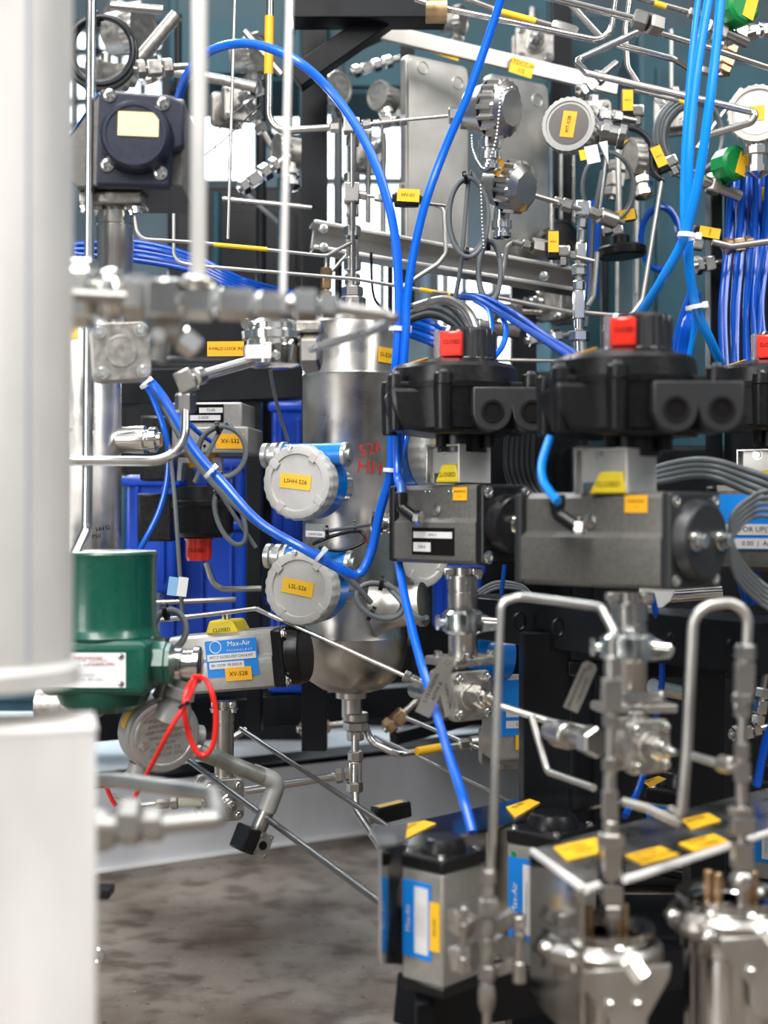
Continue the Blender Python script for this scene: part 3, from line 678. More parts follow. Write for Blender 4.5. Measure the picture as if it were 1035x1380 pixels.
# ================= level switches =================
level_switch((399, 650, 1.93, -22), 'round grey cover tagged LSHH-526 on a blue housing', 'LSHH-526')
level_switch((402, 793, 1.93, -20, 0, 4), 'round grey cover tagged LSL-526 on a blue housing, lower one', 'LSL-526')
level_switch((574, 742, 2.22, 46), 'white round cover with blue housing turned right behind the first dark actuator', 'LSH-527')
level_switch((600, 610, 2.26, 54), 'blue housing with bright gland half hidden under the first switch box', 'LSL-527')
# cable entry on the vessel front
M = F(504, 705, 2.02, -70); t = thing('cable_connector', 'round steel and black cable connector on the vessel below the red writing', 'connector', M)
MB(M).lathe((0, 0, 0), (0, 1, 0), [(0, 11), (0, 16), (4, 17), (8, 17), (9, 12), (16, 12), (17, 15), (24, 15), (26, 8), (40, 8)], 24).build('nut', 'bright_steel', t)
MB(M).lathe((0, -1, 0), (0, 1, 0), [(0, 0), (0, 10), (4, 14), (5, 14)], 24).build('seal', 'black_plastic', t)

# ================= dark actuators with switch boxes =================
def uu(d, k): return d/K*k
switchbox((622, 552, 1.70, 4, 0, 0), 'black switch box with red window and two conduit holes above the first dark actuator')
switchbox((852, 549, 1.42, 2, 0, 0, uu(1.42, 1.146)), 'largest black switch box with red window above the second dark actuator', sticker='orange')
switchbox((1046, 549, 1.78, -6, 0, 0, uu(1.78, .93)), 'black switch box with red window cut off by the right edge', hub=False)

ta, MA = actuator((640, 707, 1.62, -50), 168, 90, 110, 'dark grey actuator below the first switch box, black label with white fields', boss=1)
l = plate(ta, MA, (-84, -45.7, -24), 88, 38, 'ink', (), name='rating_label')
plate(ta, MA, (-84, -46.4, -15), 80, 9, 'paper', ('DMS-0',), size=6, name='white_field'); plate(ta, MA, (-106, -46.5, -32), 36, 13, 'paper', ('0.05-0',), size=6, name='white_field')
plate(ta, MA, (-38, -37.0, 42), 28, 18, 'orange', ('WARNING', '-----'), size=5, name='warning_label')
tb, MBm = actuator((890, 729, 1.33, -46), 246, 122, 134, 'largest dark grey actuator with two stop screws on its round black cap', cap='lit_plastic', boss=2)
plate(tb, MBm, (-48, -49.8, 50), 38, 24, 'orange', ('WARNING', '-----'), size=6, name='warning_label')
for (MM, pts, tt) in ((MA, ((-60, 8, 2), (-52, 8, 2), (-60, 46, 2), (-52, 46, 2), (-100, 46, 2), (-108, 46, 2)), ta), (MBm, ((-120, 6, 3), (-108, 6, 3), (-120, 56, 3), (-108, 56, 3), (-178, 6, 3), (-178, 56, 3)), tb)):
    D_ = 90 if tt is ta else 122; x *= 1.22
    for x, z, r in pts: MB(MM).lathe((x, -D_*.405, z), (0, -1, 0), [(0, r), (.6, r), (.6, r*.6), (0, 0)], 12).build('port_screw', 'bright_steel', tt)
    x0 = -120 if tt is ta else -172; k = 1 if tt is ta else 1.3
    g = MB(MM); g.lathe((x0+34*k, -D_*.40, 20*k), (0, -1, 0), [(0, 8*k), (2, 8*k), (4, 3*k), (4, 0)], 16); g.build('exhaust_port', 'steel', tt)
tc_, MC = actuator((1120, 712, 1.60, -14), 150, 110, 118, 'dark actuator with a bright blue label at the right edge behind curling cables', boss=1)
l = plate(tc_, MC, (-100, -56, 8), 96, 76, 'label_blue', (), name='blue_label')
plate(tc_, MC, (-96, -57, -2), 84, 15, 'paper', ('E  FOR UP(3HA)',), size=10, name='white_field'); plate(tc_, MC, (-96, -57, -21), 84, 14, 'paper', ('0.00  |  AIR',), size=9, name='white_field')

def elbow_fit(px, py, d, k, yaw, label):
    M = F(px, py, d, yaw, 0, 0, uu(d, k)); t = thing('push_fitting', label, 'fitting', M)
    b = MB(M); b.tube([(-16, -14, 24), (-16, -14, 6), (6, -8, -8)], 8, 9); b.lathe((-16, -14, 14), (0, 0, 1), [(0, 9), (12, 9), (13, 7)], 16); b.build('elbow', 'black_plastic', t)
    MB(M).hex((4, -8, -7), (14, -4, -8), 9).build('hex_nut', 'bright_steel', t)
elbow_fit(562, 690, 1.68, 1.0, -50, 'black push-in elbow where the blue hose enters the first dark actuator')
elbow_fit(778, 700, 1.385, 1.25, -46, 'black push-in elbow where the blue hose enters the largest actuator')

def bracket(at, wl, wr, h, label, txt):
    """bent sheet bracket between switch box and actuator, near corner at origin"""
    M = F(*at); t = thing('mounting_bracket', label, 'bracket', M)
    MB(M).prism([(-wl, -h/2), (-wl, h/2), (0, h/2), (0, -h/2), (-wl*.08, -h/2), (-wl*.08, -h*.25), (-wl*.92, -h*.25), (-wl*.92, -h/2)], 12, 14.5, .5).build('front_plate', 'satin_steel', t)
    MB(M).box((0, wr/2, 0), (2.5, wr, h), .6).build('side_plate', 'near_steel', t); MB(M).box((-wl/2, wr/2, h/2-1.5), (wl, wr, 3), .8).build('top_plate', 'sheet_steel', t)  # right plate paler than the rest, its bright reflection put into the colour
    MB(M).box((-wl, wr/2, 0), (2.5, wr, h), .6).build('side_plate', 'sheet_steel', t)
    bolt(M, (-wl*.6, 12, h*.36), (0, -1, 0), 5, 4, t)
    p = MB(M).prism([(-wl*.72, -h/2), (wl*.02, -h/2), (-wl*.06, -h*.02), (-wl*.5, -h*.02)], -2, 26, 3).build('position_indicator', 'ind_yellow', t)
    MB(M).text(txt, (-wl*.34, -2.6, -h*.3), h*.16).build('lettering', 'ink', p)
bracket((618, 624, 1.66, -38), 54, 76, 52, 'bent steel bracket with yellow indicator over the first dark actuator', 'CLOSED')
bracket((844, 634, 1.37, -36), 78, 92, 62, 'bright bent steel bracket with yellow indicator over the largest actuator', 'CLOSED')
bracket((1055, 632, 1.75, -30), 62, 70, 56, 'steel bracket with yellow indicator at the right edge', 'CLOSED')

def zclamp(at, R, w_, label):
    M = F(*at); t = thing('pipe_clamp', label, 'clamp', M)
    b = MB(M); b.lathe((0, 0, 0), (0, 0, 1), [(-w_/2, R*1.02), (-w_/2, R*1.14), (-w_*.35, R*1.42), (w_*.35, R*1.42), (w_/2, R*1.14), (w_/2, R*1.02)], 28, closed=True)
    b.prism([(R*1.1, w_*.42), (R*2.35, w_*.05), (R*2.4, -w_*.12), (R*2.2, -w_*.36), (R*1.1, -w_*.45)], -R*.35, R*.35, 2); b.build('band', 'zinc', t)
    MB(M).tube([(-R*1.3, -R*.2, 0), (-R*1.75, -R*.2, 0)], w_*.16).build('pin', 'zinc', t); MB(M).hex((-R*1.9, -R*.2, 0), (-R*1.6, -R*.2, 0), w_*.3).build('hex_nut', 'zinc', t)
    MB(M).tube([(R*1.2, -R*.3, w_*.1), (R*2.2, -R*.5, w_*.05)], w_*.14).build('screw', 'bright_steel', t)
def stem(px, y0, y1, d, r, label, seats=()):
    M = F(px, (y0+y1)/2, d); h = (y1-y0)/2; t = thing('valve_bonnet', label, 'valve', M)
    pr = [(-h, r), (-h*.2, r), (-h*.18, r*1.02), (h*.45, r*1.02), (h*.46, r*.96), (h*.5, r*.96), (h*.51, r*1.04), (h*.82, r*1.04), (h*.84, r*.7), (h, r*.7)]
    MB(M).lathe((0, 0, 0), (0, 0, 1), pr, 36).build('barrel', 'steel', t)
    for sx_ in (-1, 1): MB(M).box((sx_*r*.95, 0, h*.92), (r*.7, r*1.2, h*.16), 2).build('lug', 'steel', t); bolt(M, (sx_*r*1.0, -r*.3, h*.84), (0, 0, -1), 5, 6, t, socket=False)
    return t, M
t, M = stem(624, 765, 885, 1.66, 20, 'round steel valve neck under the first dark actuator')
MB(M).box((0, 0, -64), (84, 64, 12), 3, Matrix.Rotation(math.radians(38), 4, 'Z')).build('flange', 'cast_steel', t)
for x, y in ((-34, -10), (4, -46), (38, 2)): bolt(M, (x, y, -58), (0, 0, 1), 6, 7, t, socket=False)
zclamp((624, 838, 1.64, 6), 20, 32, 'zinc-plated hinged clamp around the neck under the first dark actuator')
valve_body((632, 937, 1.64, 36), 66, 'square-flanged steel valve under the first dark actuator with hanging tags', stem=10)
t, M = stem(848, 798, 955, 1.36, 24, 'round steel valve neck under the largest actuator')
MB(M).box((6, 0, -76), (104, 60, 12), 3, Matrix.Rotation(math.radians(10), 4, 'Z')).build('flange', 'cast_steel', t)
zclamp((845, 872, 1.31, -8), 26, 38, 'zinc-plated hinged clamp around the neck under the largest actuator')
valve_body((872, 1006, 1.30, 30), 70, 'square-flanged steel valve left of the tall bent tube', stem=14)
pipe('steel_pipe', 'short steel branch leaving the left of the right-hand square valve', 'pipe', [(800, 1000, 1.36), (740, 985, 1.45)], 26, 'steel', fits=[((806, 1001, 1.35), (792, 998, 1.37), 40), ((768, 993, 1.4), (752, 989, 1.43), 36, 'cyl')])
pipe('steel_pipe', 'short steel branch leaving the left of the first square valve', 'pipe', [(604, 940, 1.72), (560, 930, 1.85)], 24, 'steel')
wb('flat_bar', (842, 942, 1.33), (896, 936, 1.30), 12, 'steel', 'horizontal flat steel bar on top of the right-hand square valve', cat='bar')
def mtag(px, py, d, rot, w_, h_, lines, label, m='satin_steel'):
    M = F(px, py, d, 12, 0, rot); t = thing('metal_tag', label, 'tag', M)
    p = MB(M).prism([(-w_/2, -h_/2), (w_/2, -h_/2), (w_/2, h_/2-5), (w_/2-5, h_/2), (-w_/2+5, h_/2), (-w_/2, h_/2-5)], 0, 1).build('plate', m, t)
    x = MB(M); MR = Matrix.Rotation(math.radians(-90), 4, 'Y')
    for i, l_ in enumerate(lines): x.text(l_, ((i-(len(lines)-1)/2)*w_*.42, -.4, -h_*.06), w_*.36, MR)
    x.build('lettering', 'ink', t); MB(M).lathe((0, -1, h_/2-6), (0, 1, 0), [(0, 2), (0, 4), (2, 4), (2, 2)], 14, closed=True).build('wire_eye', 'bright_steel', t)
mtag(587, 925, 1.56, 26, 22, 84, ('1-10-UNION', 'ASTM A'), 'stamped steel tag leaning right of the vessel bottom')
mtag(603, 932, 1.62, -12, 20, 66, ('NO-UNION',), 'second stamped steel tag hanging close under the square flange')
mtag(783, 925, 1.42, 25, 22, 70, ('BRA5(DM-01010)', '1-INCH-PT'), 'black-lettered steel tag beside the right-hand valve neck')
# ================= left foreground =================
M = F(-62, 690, .92); t = thing('steel_column', 'huge blurred pale steel column filling the left edge, standing on a square box', 'column', P(-45, 990, .92))
MB(M).lathe((0, 70, 0), (0, 0, 1), [(-240, 150), (-238, 152), (-215, 152), (-208, 142), (800, 142)], 96).build('shell', 'near_steel', t)
MB(M).box((106, -24.8, 300), (5, 1.2, 1000), 0, Matrix.Rotation(math.radians(48), 4, 'Z')).build('pen_line', 'faint_ink', t)
M = F(66, 1200, .90, 13); t2 = thing('box_pedestal', 'pale square steel box under the blurred column at the left edge', 'pedestal', P(66, 1500, .90))
MB(M).box((-32, 75, -140), (190, 150, 712), 6, None, 2).build('box', 'near_steel', t2)
MB(M).box((-32, 75, 214), (192, 152, 10), 3).build('top_plate', 'near_steel', t2)
# pipe behind the column
M = F(113, 690, 1.92); t = thing('steel_pipe', 'upright brushed steel pipe with pen marks behind the thin polished rod', 'pipe', P(113, 760, 1.92))
MB(M).lathe((0, 0, 0), (0, 0, 1), [(-190, 50), (250, 50), (258, 46), (262, 30)], 64).build('shell', 'vessel_steel', t)
n_ = MB(M); n_.lathe((46, -4, 97), (1, -.1, 0), [(0, 17), (16, 18), (26, 19), (38, 19), (40, 14), (44, 14), (45, 17), (54, 17), (55, 10), (60, 10)], 32); n_.build('side_nozzle', 'bright_steel', t)
def pen(M, txt, px, py, h, ink, R, par, x0, z0, slant=0):
    vs, fs = text_mesh(txt); mb = MB(M); a0 = math.asin(px/R); co, si = math.cos(math.radians(slant)), math.sin(math.radians(slant))
    mb.add([Vector((x0+R*math.sin(a0+(v.x*co-v.y*si)*h/R), -R*math.cos(a0+(v.x*co-v.y*si)*h/R), z0+py+(v.x*si+v.y*co)*h)) for v in vs], fs); return mb.build('handwriting', ink, par)
pen(M, 'R', 14, 137, 10, 'blue_ink', 50.4, t, 0, 0); pen(M, 'HH 52', 34, -22, 8, 'ink', 50.4, t, 0, 0, 10); pen(M, 'PSV', 26, -32, 8, 'ink', 50.4, t, 0, 0, 8); pen(M, 'omp', -12, 108, 9, 'red_ink', 50.4, t, 0, 0, 12)
plate(t, M, (-12, -50.8, 238), 30, 22, 'yellow', ('0-450',), size=9, name='yellow_label')

pipe('steel_rod', 'thin polished upright tube running the full height beside the column', 'tube', [(123, -20, 1.62), (118, 640, 1.62), (117, 712, 1.62), (100, 750, 1.60)], 14, 'bright_steel', bend=24)
pipe('steel_pipe', 'wide blurred upright pipe rising from the foreground fittings', 'pipe', [(269, -30, 1.10), (267, 386, 1.10)], 22, 'near_steel', fits=[((267, 372, 1.1), (267, 392, 1.1), 52, 'ball')])
pipe('steel_pipe', 'slimmer blurred upright pipe crossing the blue hose arch', 'pipe', [(391, -30, 1.22), (381, 408, 1.18)], 9.5, 'near_steel')
# blurred row of fittings
def fr(x0, x1, y0, y1, w_, k='nut'): return ((x0, y0, 1.10), (x1, y1, 1.10), w_, k)
pipe('fitting_run', 'blurred row of large bright tube fittings across the left foreground', 'pipe fitting', [(60, 395, 1.05), (200, 402, 1.10), (445, 414, 1.10), (520, 424, 1.11)], 17, 'satin_steel', bend=10, fm='bright_steel',
     fits=[fr(92, 130, 396, 397, 96, 'cyl'), fr(130, 168, 397, 399, 74, 'ball'), fr(168, 200, 400, 402, 60), fr(200, 246, 403, 405, 52, 'block'), fr(248, 290, 406, 408, 48), fr(292, 344, 409, 411, 42), fr(346, 386, 411, 413, 36), fr(388, 396, 412, 412, 30, 'cyl'), fr(397, 430, 411, 412, 42), fr(432, 456, 413, 414, 34)])
pipe('steel_tube', 'blurred tube end turning back from the foreground fittings towards the valve', 'tube', [(505, 423, 1.12), (533, 428, 1.13), (500, 446, 1.3), (420, 470, 1.5)], 13, 'steel', bend=10)
M = F(232, 440, 1.13, 20, 0, 12); t = thing('ball_valve', 'small blurred valve hanging under the foreground fittings', 'valve', M)
MB(M).box((-8, 0, 4), (48, 40, 52), 8).build('body', 'steel', t); MB(M).hex((10, -4, -10), (40, -4, -24), 16).build('hex_nut', 'bright_steel', t)
bolt(M, (-20, -22, -20), (0, -1, 0), 7, 8, t); MB(M).cyl((-10, 0, -50), (-10, 0, -20), 14, ch=2).build('outlet', 'steel', t)

# polished elbow assembly
pipe('polished_tube', 'polished bent tube coming down from the elbow fitting and running left', 'tube', [(250, 528, 1.62), (249, 622, 1.60), (70, 621, 1.58)], 13, 'bright_steel', bend=46,
     fits=[((250, 530, 1.62), (250, 556, 1.62), 27), ((250, 522, 1.62), (250, 531, 1.62), 19, 'cyl')])
pipe('polished_tube', 'polished thick tube between the elbow fitting and the round valve', 'tube', [(252, 512, 1.62), (345, 485, 1.66)], 15, 'bright_steel', fits=[((240, 519, 1.62), (262, 509, 1.62), 30, 'block'), ((262, 509, 1.62), (272, 506, 1.63), 24, 'cyl')])
# round banded valve body under the fitting run
M = F(368, 462, 1.68, -6); t = thing('check_valve', 'round banded steel valve body beneath the foreground fittings', 'valve', M)
MB(M).lathe((0, 0, 0), (0, 0, 1), [(-34, 26), (-30, 38), (-6, 41), (-4, 36), (2, 36), (4, 42), (14, 42), (16, 37), (24, 37), (30, 28), (30, 0)], 48).build('body', 'bright_steel', t)
MB(M).hex((40, -6, -14), (66, -6, -14), 24).build('hex_nut', 'steel', t); MB(M).box((50, 0, 20), (36, 30, 16), 4).build('flange_ear', 'cast_steel', t)
plate(t, M, (-12, -41, -16), 34, 18, 'paper', (), name='etched_plate')
bolt(M, (-30, -30, 22), (0, -1, 0), 6, 6, t); bolt(M, (10, -36, -20), (0, -1, 0), 5, 5, t)
# blurred foreground loop low left
pipe('steel_tube', 'blurred hairpin tube with big nuts in the lower left foreground', 'tube', [(80, 1050, 1.35), (160, 1052, 1.28), (288, 1070, 1.16), (296, 1104, 1.02), (210, 1113, 1.0), (60, 1118, .98)], 23, 'satin_steel', bend=20, fm='satin_steel',
     fits=[((192, 1113, 1.0), (220, 1112, 1.0), 42), ((160, 1108, 1.0), (191, 1108, 1.0), 58), ((110, 1120, 1.0), (158, 1118, 1.0), 58, 'ball')])

# ================= actuator top left =================
M = F(184, 186, 1.60, 2, 0, 2); t = thing('pneumatic_actuator', 'navy black actuator with round end cap and pale yellow label at top left', 'actuator', M)
MB(M).prism([(-54, 66), (60, 62), (62, -58), (-54, -62), (-82, -66), (-96, -50), (-98, -6)], 22, 200, 3).build('body', 'hard_anod', t)
MB(M).prism([(-53, 64), (44, 60), (62, 50), (64, -8), (48, -16), (47, -64), (-53, -66)], 0, 24, 4).build('end_cap', 'navy_plastic', t)
cp_ = MB(M); cp_.lathe((0, 0, 0), (0, -1, 0), [(0, 50), (8, 49), (20, 46), (24, 42), (24, 38), (22, 37), (22, 0)], 56); cpo = cp_.build('round_cover', 'navy_plastic', t)
plate(cpo, M, (5, -22.6, 13), 54, 32, 'pale_yellow', ('XV-516',), size=8, name='pale_label', ink='cast_grey') if False else plate(t, M, (5, -22.8, 13), 54, 32, 'pale_yellow', ('XV-516',), size=7, name='pale_label', ink='satin_steel')
for x, z in ((-38, 56), (34, 48), (-38, -38), (34, -46)): bolt(M, (x, -1, z), (0, -1, 0), 7, 5, t)
pl = MB(M); pl.quad([(-58, 24, 65), (-99, 24, -3), (-99, 150, -3), (-58, 150, 65)], .8); pl.build('blue_label', 'label_blue', t)
pl = MB(M); pl.quad([(-69, 36, 49), (-93, 36, 10), (-93, 130, 10), (-69, 130, 49)], .8); pl.build('white_field', 'paper', t)
st, Ms = stem(155, 278, 380, 1.66, 24, 'pale steel valve neck below the top left actuator')
MB(Ms).box((0, -4, 56), (84, 60, 16), 3).build('bracket_plate', 'cast_steel', st); bolt(Ms, (-34, -30, 44), (0, 0, -1), 7, 8, st); bolt(Ms, (34, -24, 44), (0, 0, -1), 7, 8, st)
valve_body((163, 474, 1.52, 14, 0, -4), 76, 'bolted cast steel valve left of the polished elbow', stem=20, gland=False)

# ================= green housing =================
M = F(134, 850, 1.62, -2); t = thing('solenoid_housing', 'dark green cylindrical housing with riveted nameplate at left', 'housing', P(134, 960, 1.62))
MB(M).lathe((0, 30, 0), (0, 0, 1), [(-16, 72), (-8, 76), (0, 71), (6, 70), (92, 70), (98, 71), (103, 72), (106, 70), (106, 64), (102, 62), (100, 30), (100, 0)], 72).build('cover', 'green_paint', t)
MB(M).lathe((0, 30, 0), (0, 0, 1), [(106.2, 71), (107, 69), (106.4, 64)], 72).build('pale_rim', 'lid_metal', t)  # thin pale metal ring around the top edge
b = MB(M); b.box((2, 18, -46), (146, 128, 74), 12, None, 3); b.lathe((0, 24, 0), (0, 0, 1), [(-112, 20), (-110, 44), (-100, 58), (-82, 66), (-70, 66)], 56); b.lathe((70, 0, -44), (1, 0, 0), [(0, 30), (20, 30), (22, 28), (28, 28), (28, 20)], 8); b.build('base', 'green_paint', t)
np_ = plate(t, M, (-8, -47, -48), 108, 46, 'paper', ('VALVE DATA   CAUTION', 'NO. 8316   PSI   WATTS', '', '|||||||||||||||||||', 'CERTIFIED  FM  CSA'), ink='cast_grey', size=5.2, name='nameplate')
tx = MB(M); tx.text('DO NOT OPEN', (14, -47.9, -40), 5); tx.text('WHEN ENERGIZED', (-4, -47.9, -32), 4.5); tx.build('red_lettering', 'red_ink', t)
for x, z in ((-56, -30), (40, -30), (-56, -66), (40, -66)): bolt(M, (x, -47, z), (0, -1, 0), 3, 2, t, name='rivet')
M = F(252, 896, 1.66, -4); t = thing('cable_gland', 'chrome threaded gland on the right of the green housing', 'gland', M)
MB(M).lathe((-20, 0, 0), (1, 0, 0), [(0, 20), (4, 20), (5, 24), (14, 24), (16, 21), (30, 21), (31, 25), (38, 25), (39, 20), (39, 0)], 20).build('body', 'bright_steel', t)
MB(M).lathe((-4, 0, -20), (-.35, 0, -1), [(0, 14), (10, 15), (12, 20), (24, 22), (26, 18), (40, 24), (58, 26)], 28).build('neck', 'housing_grey', t)
pipe('steel_pipe', 'brown-grey pipe bend just under the green housing', 'pipe', [(50, 952, 1.85), (118, 952, 1.85), (150, 925, 1.9)], 46, 'cast_steel', bend=30)
# round junction box with embossed lid
M = F(222, 993, 1.66, 26, 5, -6); t = thing('junction_box', 'round cast junction box with embossed lid and yellow label behind the red cable', 'junction box', M)
MB(M).lathe((0, 6, 0), (0, 1, 0), [(0, 49), (4, 52), (40, 52), (44, 44), (44, 0)], 56).build('housing', 'housing_grey', t)
lid = MB(M); lid.lathe((0, 6, 0), (0, -1, 0), [(0, 48), (6, 48), (7, 46), (7, 42), (8.5, 41), (8.5, 38), (7, 37), (7, 0)], 56); ld = lid.build('lid', 'lid_metal', t)
tx = MB(M)
for i, s_ in enumerate(('EXPLOSION PROOF', 'JUNCTION BOX', 'KEEP COVER TIGHT', 'WHILE CIRCUITS', 'ARE ALIVE', 'CLASS I GR. C,D', 'CLASS II GR. E,F,G')): tx.text(s_, (0, -1.4, 24-i*8), 6)
tx.build('embossed_lettering', 'hard_anod', ld)
for x, z in ((-30, -8), (30, 6)): bolt(M, (x, -1, z), (0, -1, 0), 5, 3, ld)
MB(M).lathe((-30, 24, -38), (-.35, 0, -1), [(0, 16), (14, 16), (16, 18), (24, 18), (25, 12)], 24).build('lower_hub', 'housing_grey', t)
MB(M).lathe((14, 26, 42), (.25, 0, 1), [(0, 22), (16, 18), (30, 17)], 24).build('upper_hub', 'housing_grey', t)
MB(M).lathe((44, 26, -12), (1, 0, -.3), [(0, 16), (16, 16), (18, 13)], 24).build('side_hub', 'housing_grey', t)
p = MB(M); p.lathe((0, 0, 0), (0, 1, 0), [(20, 52.6), (38, 52.6)], 14, ang=.75); v_ = p.v; p.M = M
# yellow sleeve label lying on the curved rim
ring_ = MB(M); vs = []; fs = []
for k in range(13):
    a = math.radians(112+k*4.2)
    vs += [(math.cos(a)*52.8, 14, math.sin(a)*52.8), (math.cos(a)*52.8, 34, math.sin(a)*52.8)]
for k in range(12): fs.append([2*k, 2*k+1, 2*k+3, 2*k+2])
ring_.add(vs, fs); ring_.build('yellow_label', 'yellow', t)
pipe('conduit', 'galvanised conduit sloping right from the round junction box', 'conduit', [(262, 1010, 1.70), (352, 1046, 1.74)], 23, 'galv', fits=[((258, 1008, 1.7), (270, 1013, 1.7), 27, 'cyl')])
pipe('conduit_elbow', 'grey cast elbow and short bright conduit above the square switch', 'conduit', [(340, 1041, 1.74), (374, 1054, 1.75), (360, 1092, 1.75)], 25, 'housing_grey', bend=12, fits=[((366, 1078, 1.75), (348, 1118, 1.75), 22, 'cyl')])
M = F(341, 1134, 1.74, 30, 0, 24); t = thing('limit_sensor', 'square black and steel sensor head hanging over the floor', 'sensor', M)
MB(M).box((-10, 4, 0), (22, 40, 34), 3).build('back_shell', 'black_plastic', t); fp = MB(M).box((10, 4, 0), (20, 38, 32), 1).build('front_block', 'cast_steel', t)
MB(M).cyl((8, -16, 0), (8, -15, 0), 6, n=20).build('round_port', 'ink', t)
for x, z in ((0, 12), (16, 12), (0, -12), (16, -12)): bolt(M, (x+1, -15, z), (0, -1, 0), 1.8, 1.5, t)
# small sensor on tube behind hairpin
pipe('sensor_probe', 'small probe with pale collar lying behind the blurred hairpin tube', 'sensor', [(150, 1072, 1.75), (190, 1085, 1.75), (275, 1080, 1.75)], 6, 'bright_steel', bend=16,
     fits=[((210, 1084, 1.75), (228, 1083, 1.75), 12), ((230, 1083, 1.75), (240, 1082, 1.75), 15)])
pipe('sensor_sleeve', 'pale plastic collar with red print on the small probe', 'sleeve', [(241, 1082, 1.75), (272, 1081, 1.75)], 12, 'cream')

# ================= actuator with blue maker label =================
M = F(365, 886, 1.86, 40, 0, 0)
t, MX = actuator((366, 888, 1.92, -14, 0, -6), 150, 90, 80, 'silver actuator with bright blue label and yellow tag XV-528', m='silver_anod', boss=0)
bl = plate(t, MX, (-56, -46, 6), 74, 50, 'label_blue', (), name='blue_label')
tx = MB(MX); tx.text('Max-Air', (-44, -46.8, 25), 10); tx.text('T E C H N O L O G Y', (-44, -46.8, 16), 4); tx.build('white_lettering', 'white', t)
MB(MX).torus((-78, -46.6, 22), (0, 1, 0), 8, .7, 24, 6).build('oval_emblem', 'white', t)
plate(t, MX, (-56, -46.9, 8), 70, 9, 'paper', ('MT17 53,F03-F07 CH14,HT',), size=5.5, name='white_field')
plate(t, MX, (-64, -46.9, -3), 50, 9, 'paper', ('ER  CCW  09.2023-R',), size=5, name='white_field')
plate(t, MX, (-48, -47.6, -16), 38, 18, 'orange', ('XV-528',), size=8.5, name='yellow_tag')
p = MB(MX); p.prism([(-98, 40), (-48, 38), (-56, 56), (-90, 58)], -30, 20, 3); po = p.build('position_indicator', 'ind_yellow', t)
MB(MX).text('CLOSED', (-73, -30.6, 44), 7).build('lettering', 'ink', po)
for x in (-76, -70): MB(MX).box((x, -6, 62), (3, 12, 10), .6).build('shaft_key', 'steel', t)
st, Ms = stem(302, 945, 1060, 1.98, 13, 'slim steel valve neck below the silver XV-528 actuator')
valve_body((300, 1078, 1.96, 22), 56, 'small bolted valve behind the diagonal rods above the white beam', stem=6)
# inverted actuator with black label
M = F(290, 580, 2.12, -6); t = thing('pneumatic_actuator', 'grey upside-down actuator with black and white rating label and tag XV-532', 'actuator', M)
MB(M).box((-8, 30, 18), (96, 90, 38), 3).build('upper_body', 'silver_anod', t); MB(M).box((-2, 28, -14), (104, 104, 36), 3).build('body', 'silver_anod', t)
l = plate(t, M, (-12, -16, 22), 54, 24, 'ink', (), name='rating_label'); plate(t, M, (-2, -17, 26), 32, 7, 'paper', ('TS-00',), size=5, name='white_field'); plate(t, M, (-12, -17, 16), 46, 7, 'paper', ('0-0000',), size=5, name='white_field')
plate(t, M, (26, -25, -16), 38, 20, 'orange', ('XV-532',), size=8, name='yellow_tag')
for x, z in ((-20, -22), (-9, -22)): MB(M).cyl((x, -25, z), (x, -24, z), 2).build('port_screw', 'ink', t)
M = F(268, 690, 2.12); t = thing('limit_switch_box', 'upside-down black switch box with red indicator at its foot, below tag XV-532', 'switch box', M)
MB(M).lathe((4, 20, 0), (0, 0, 1), [(-36, 18), (-34, 34), (-28, 40), (6, 42), (8, 44), (14, 44), (16, 38), (34, 36), (36, 0)], 40).build('housing', 'black_plastic', t)
MB(M).lathe((-2, 14, 0), (0, 0, 1), [(-66, 0), (-66, 16), (-60, 18), (-40, 18), (-36, 20)], 32).build('red_indicator', 'red_lens', t)
MB(M).text('CLOSED', (-2, -5, -52), 7).build('lettering', 'ink', t)
MB(M).prism([(-30, 42), (-28, 74), (30, 74), (32, 42), (26, 42), (24, 66), (-22, 66), (-24, 42)], 0, 30, 1).build('bracket', 'sheet_steel', t)
MB(M).lathe((2, 14, 0), (0, 0, 1), [(60, 18), (78, 24)], 24).build('coupling', 'orange', t)
panel('control_unit', 188, 560, 230, 648, 2.3, .08, 'black_plastic', 'black box between the nozzle and the upside-down actuator', 'control box')
panel('control_unit', 185, 665, 232, 730, 2.35, .08, 'black_plastic', 'black ribbed box beside the upside-down switch box', 'control box')
M = F(240, 790, 1.9, 10, 0, 8); t = thing('paper_tag', 'small white and blue paper tag on a hanging cable', 'tag', M)
MB(M).box((6, 0, 0), (13, .8, 26), 0).build('white_half', 'white', t); MB(M).box((-7, 0, -1), (13, .8, 25), 0).build('blue_half', 'pale_blue', t)
M = F(304, 470, 2.0, -4); t = thing('warning_sign', 'orange strip reading field lock on the black beam behind the valve', 'sign', M)
MB(M).box((0, 0, 0), (50, 1, 20), 0).build('plate', 'orange', t); MB(M).text('F-FALO LOCK IN', (0, -.8, 0), 6).build('lettering', 'ink', t)
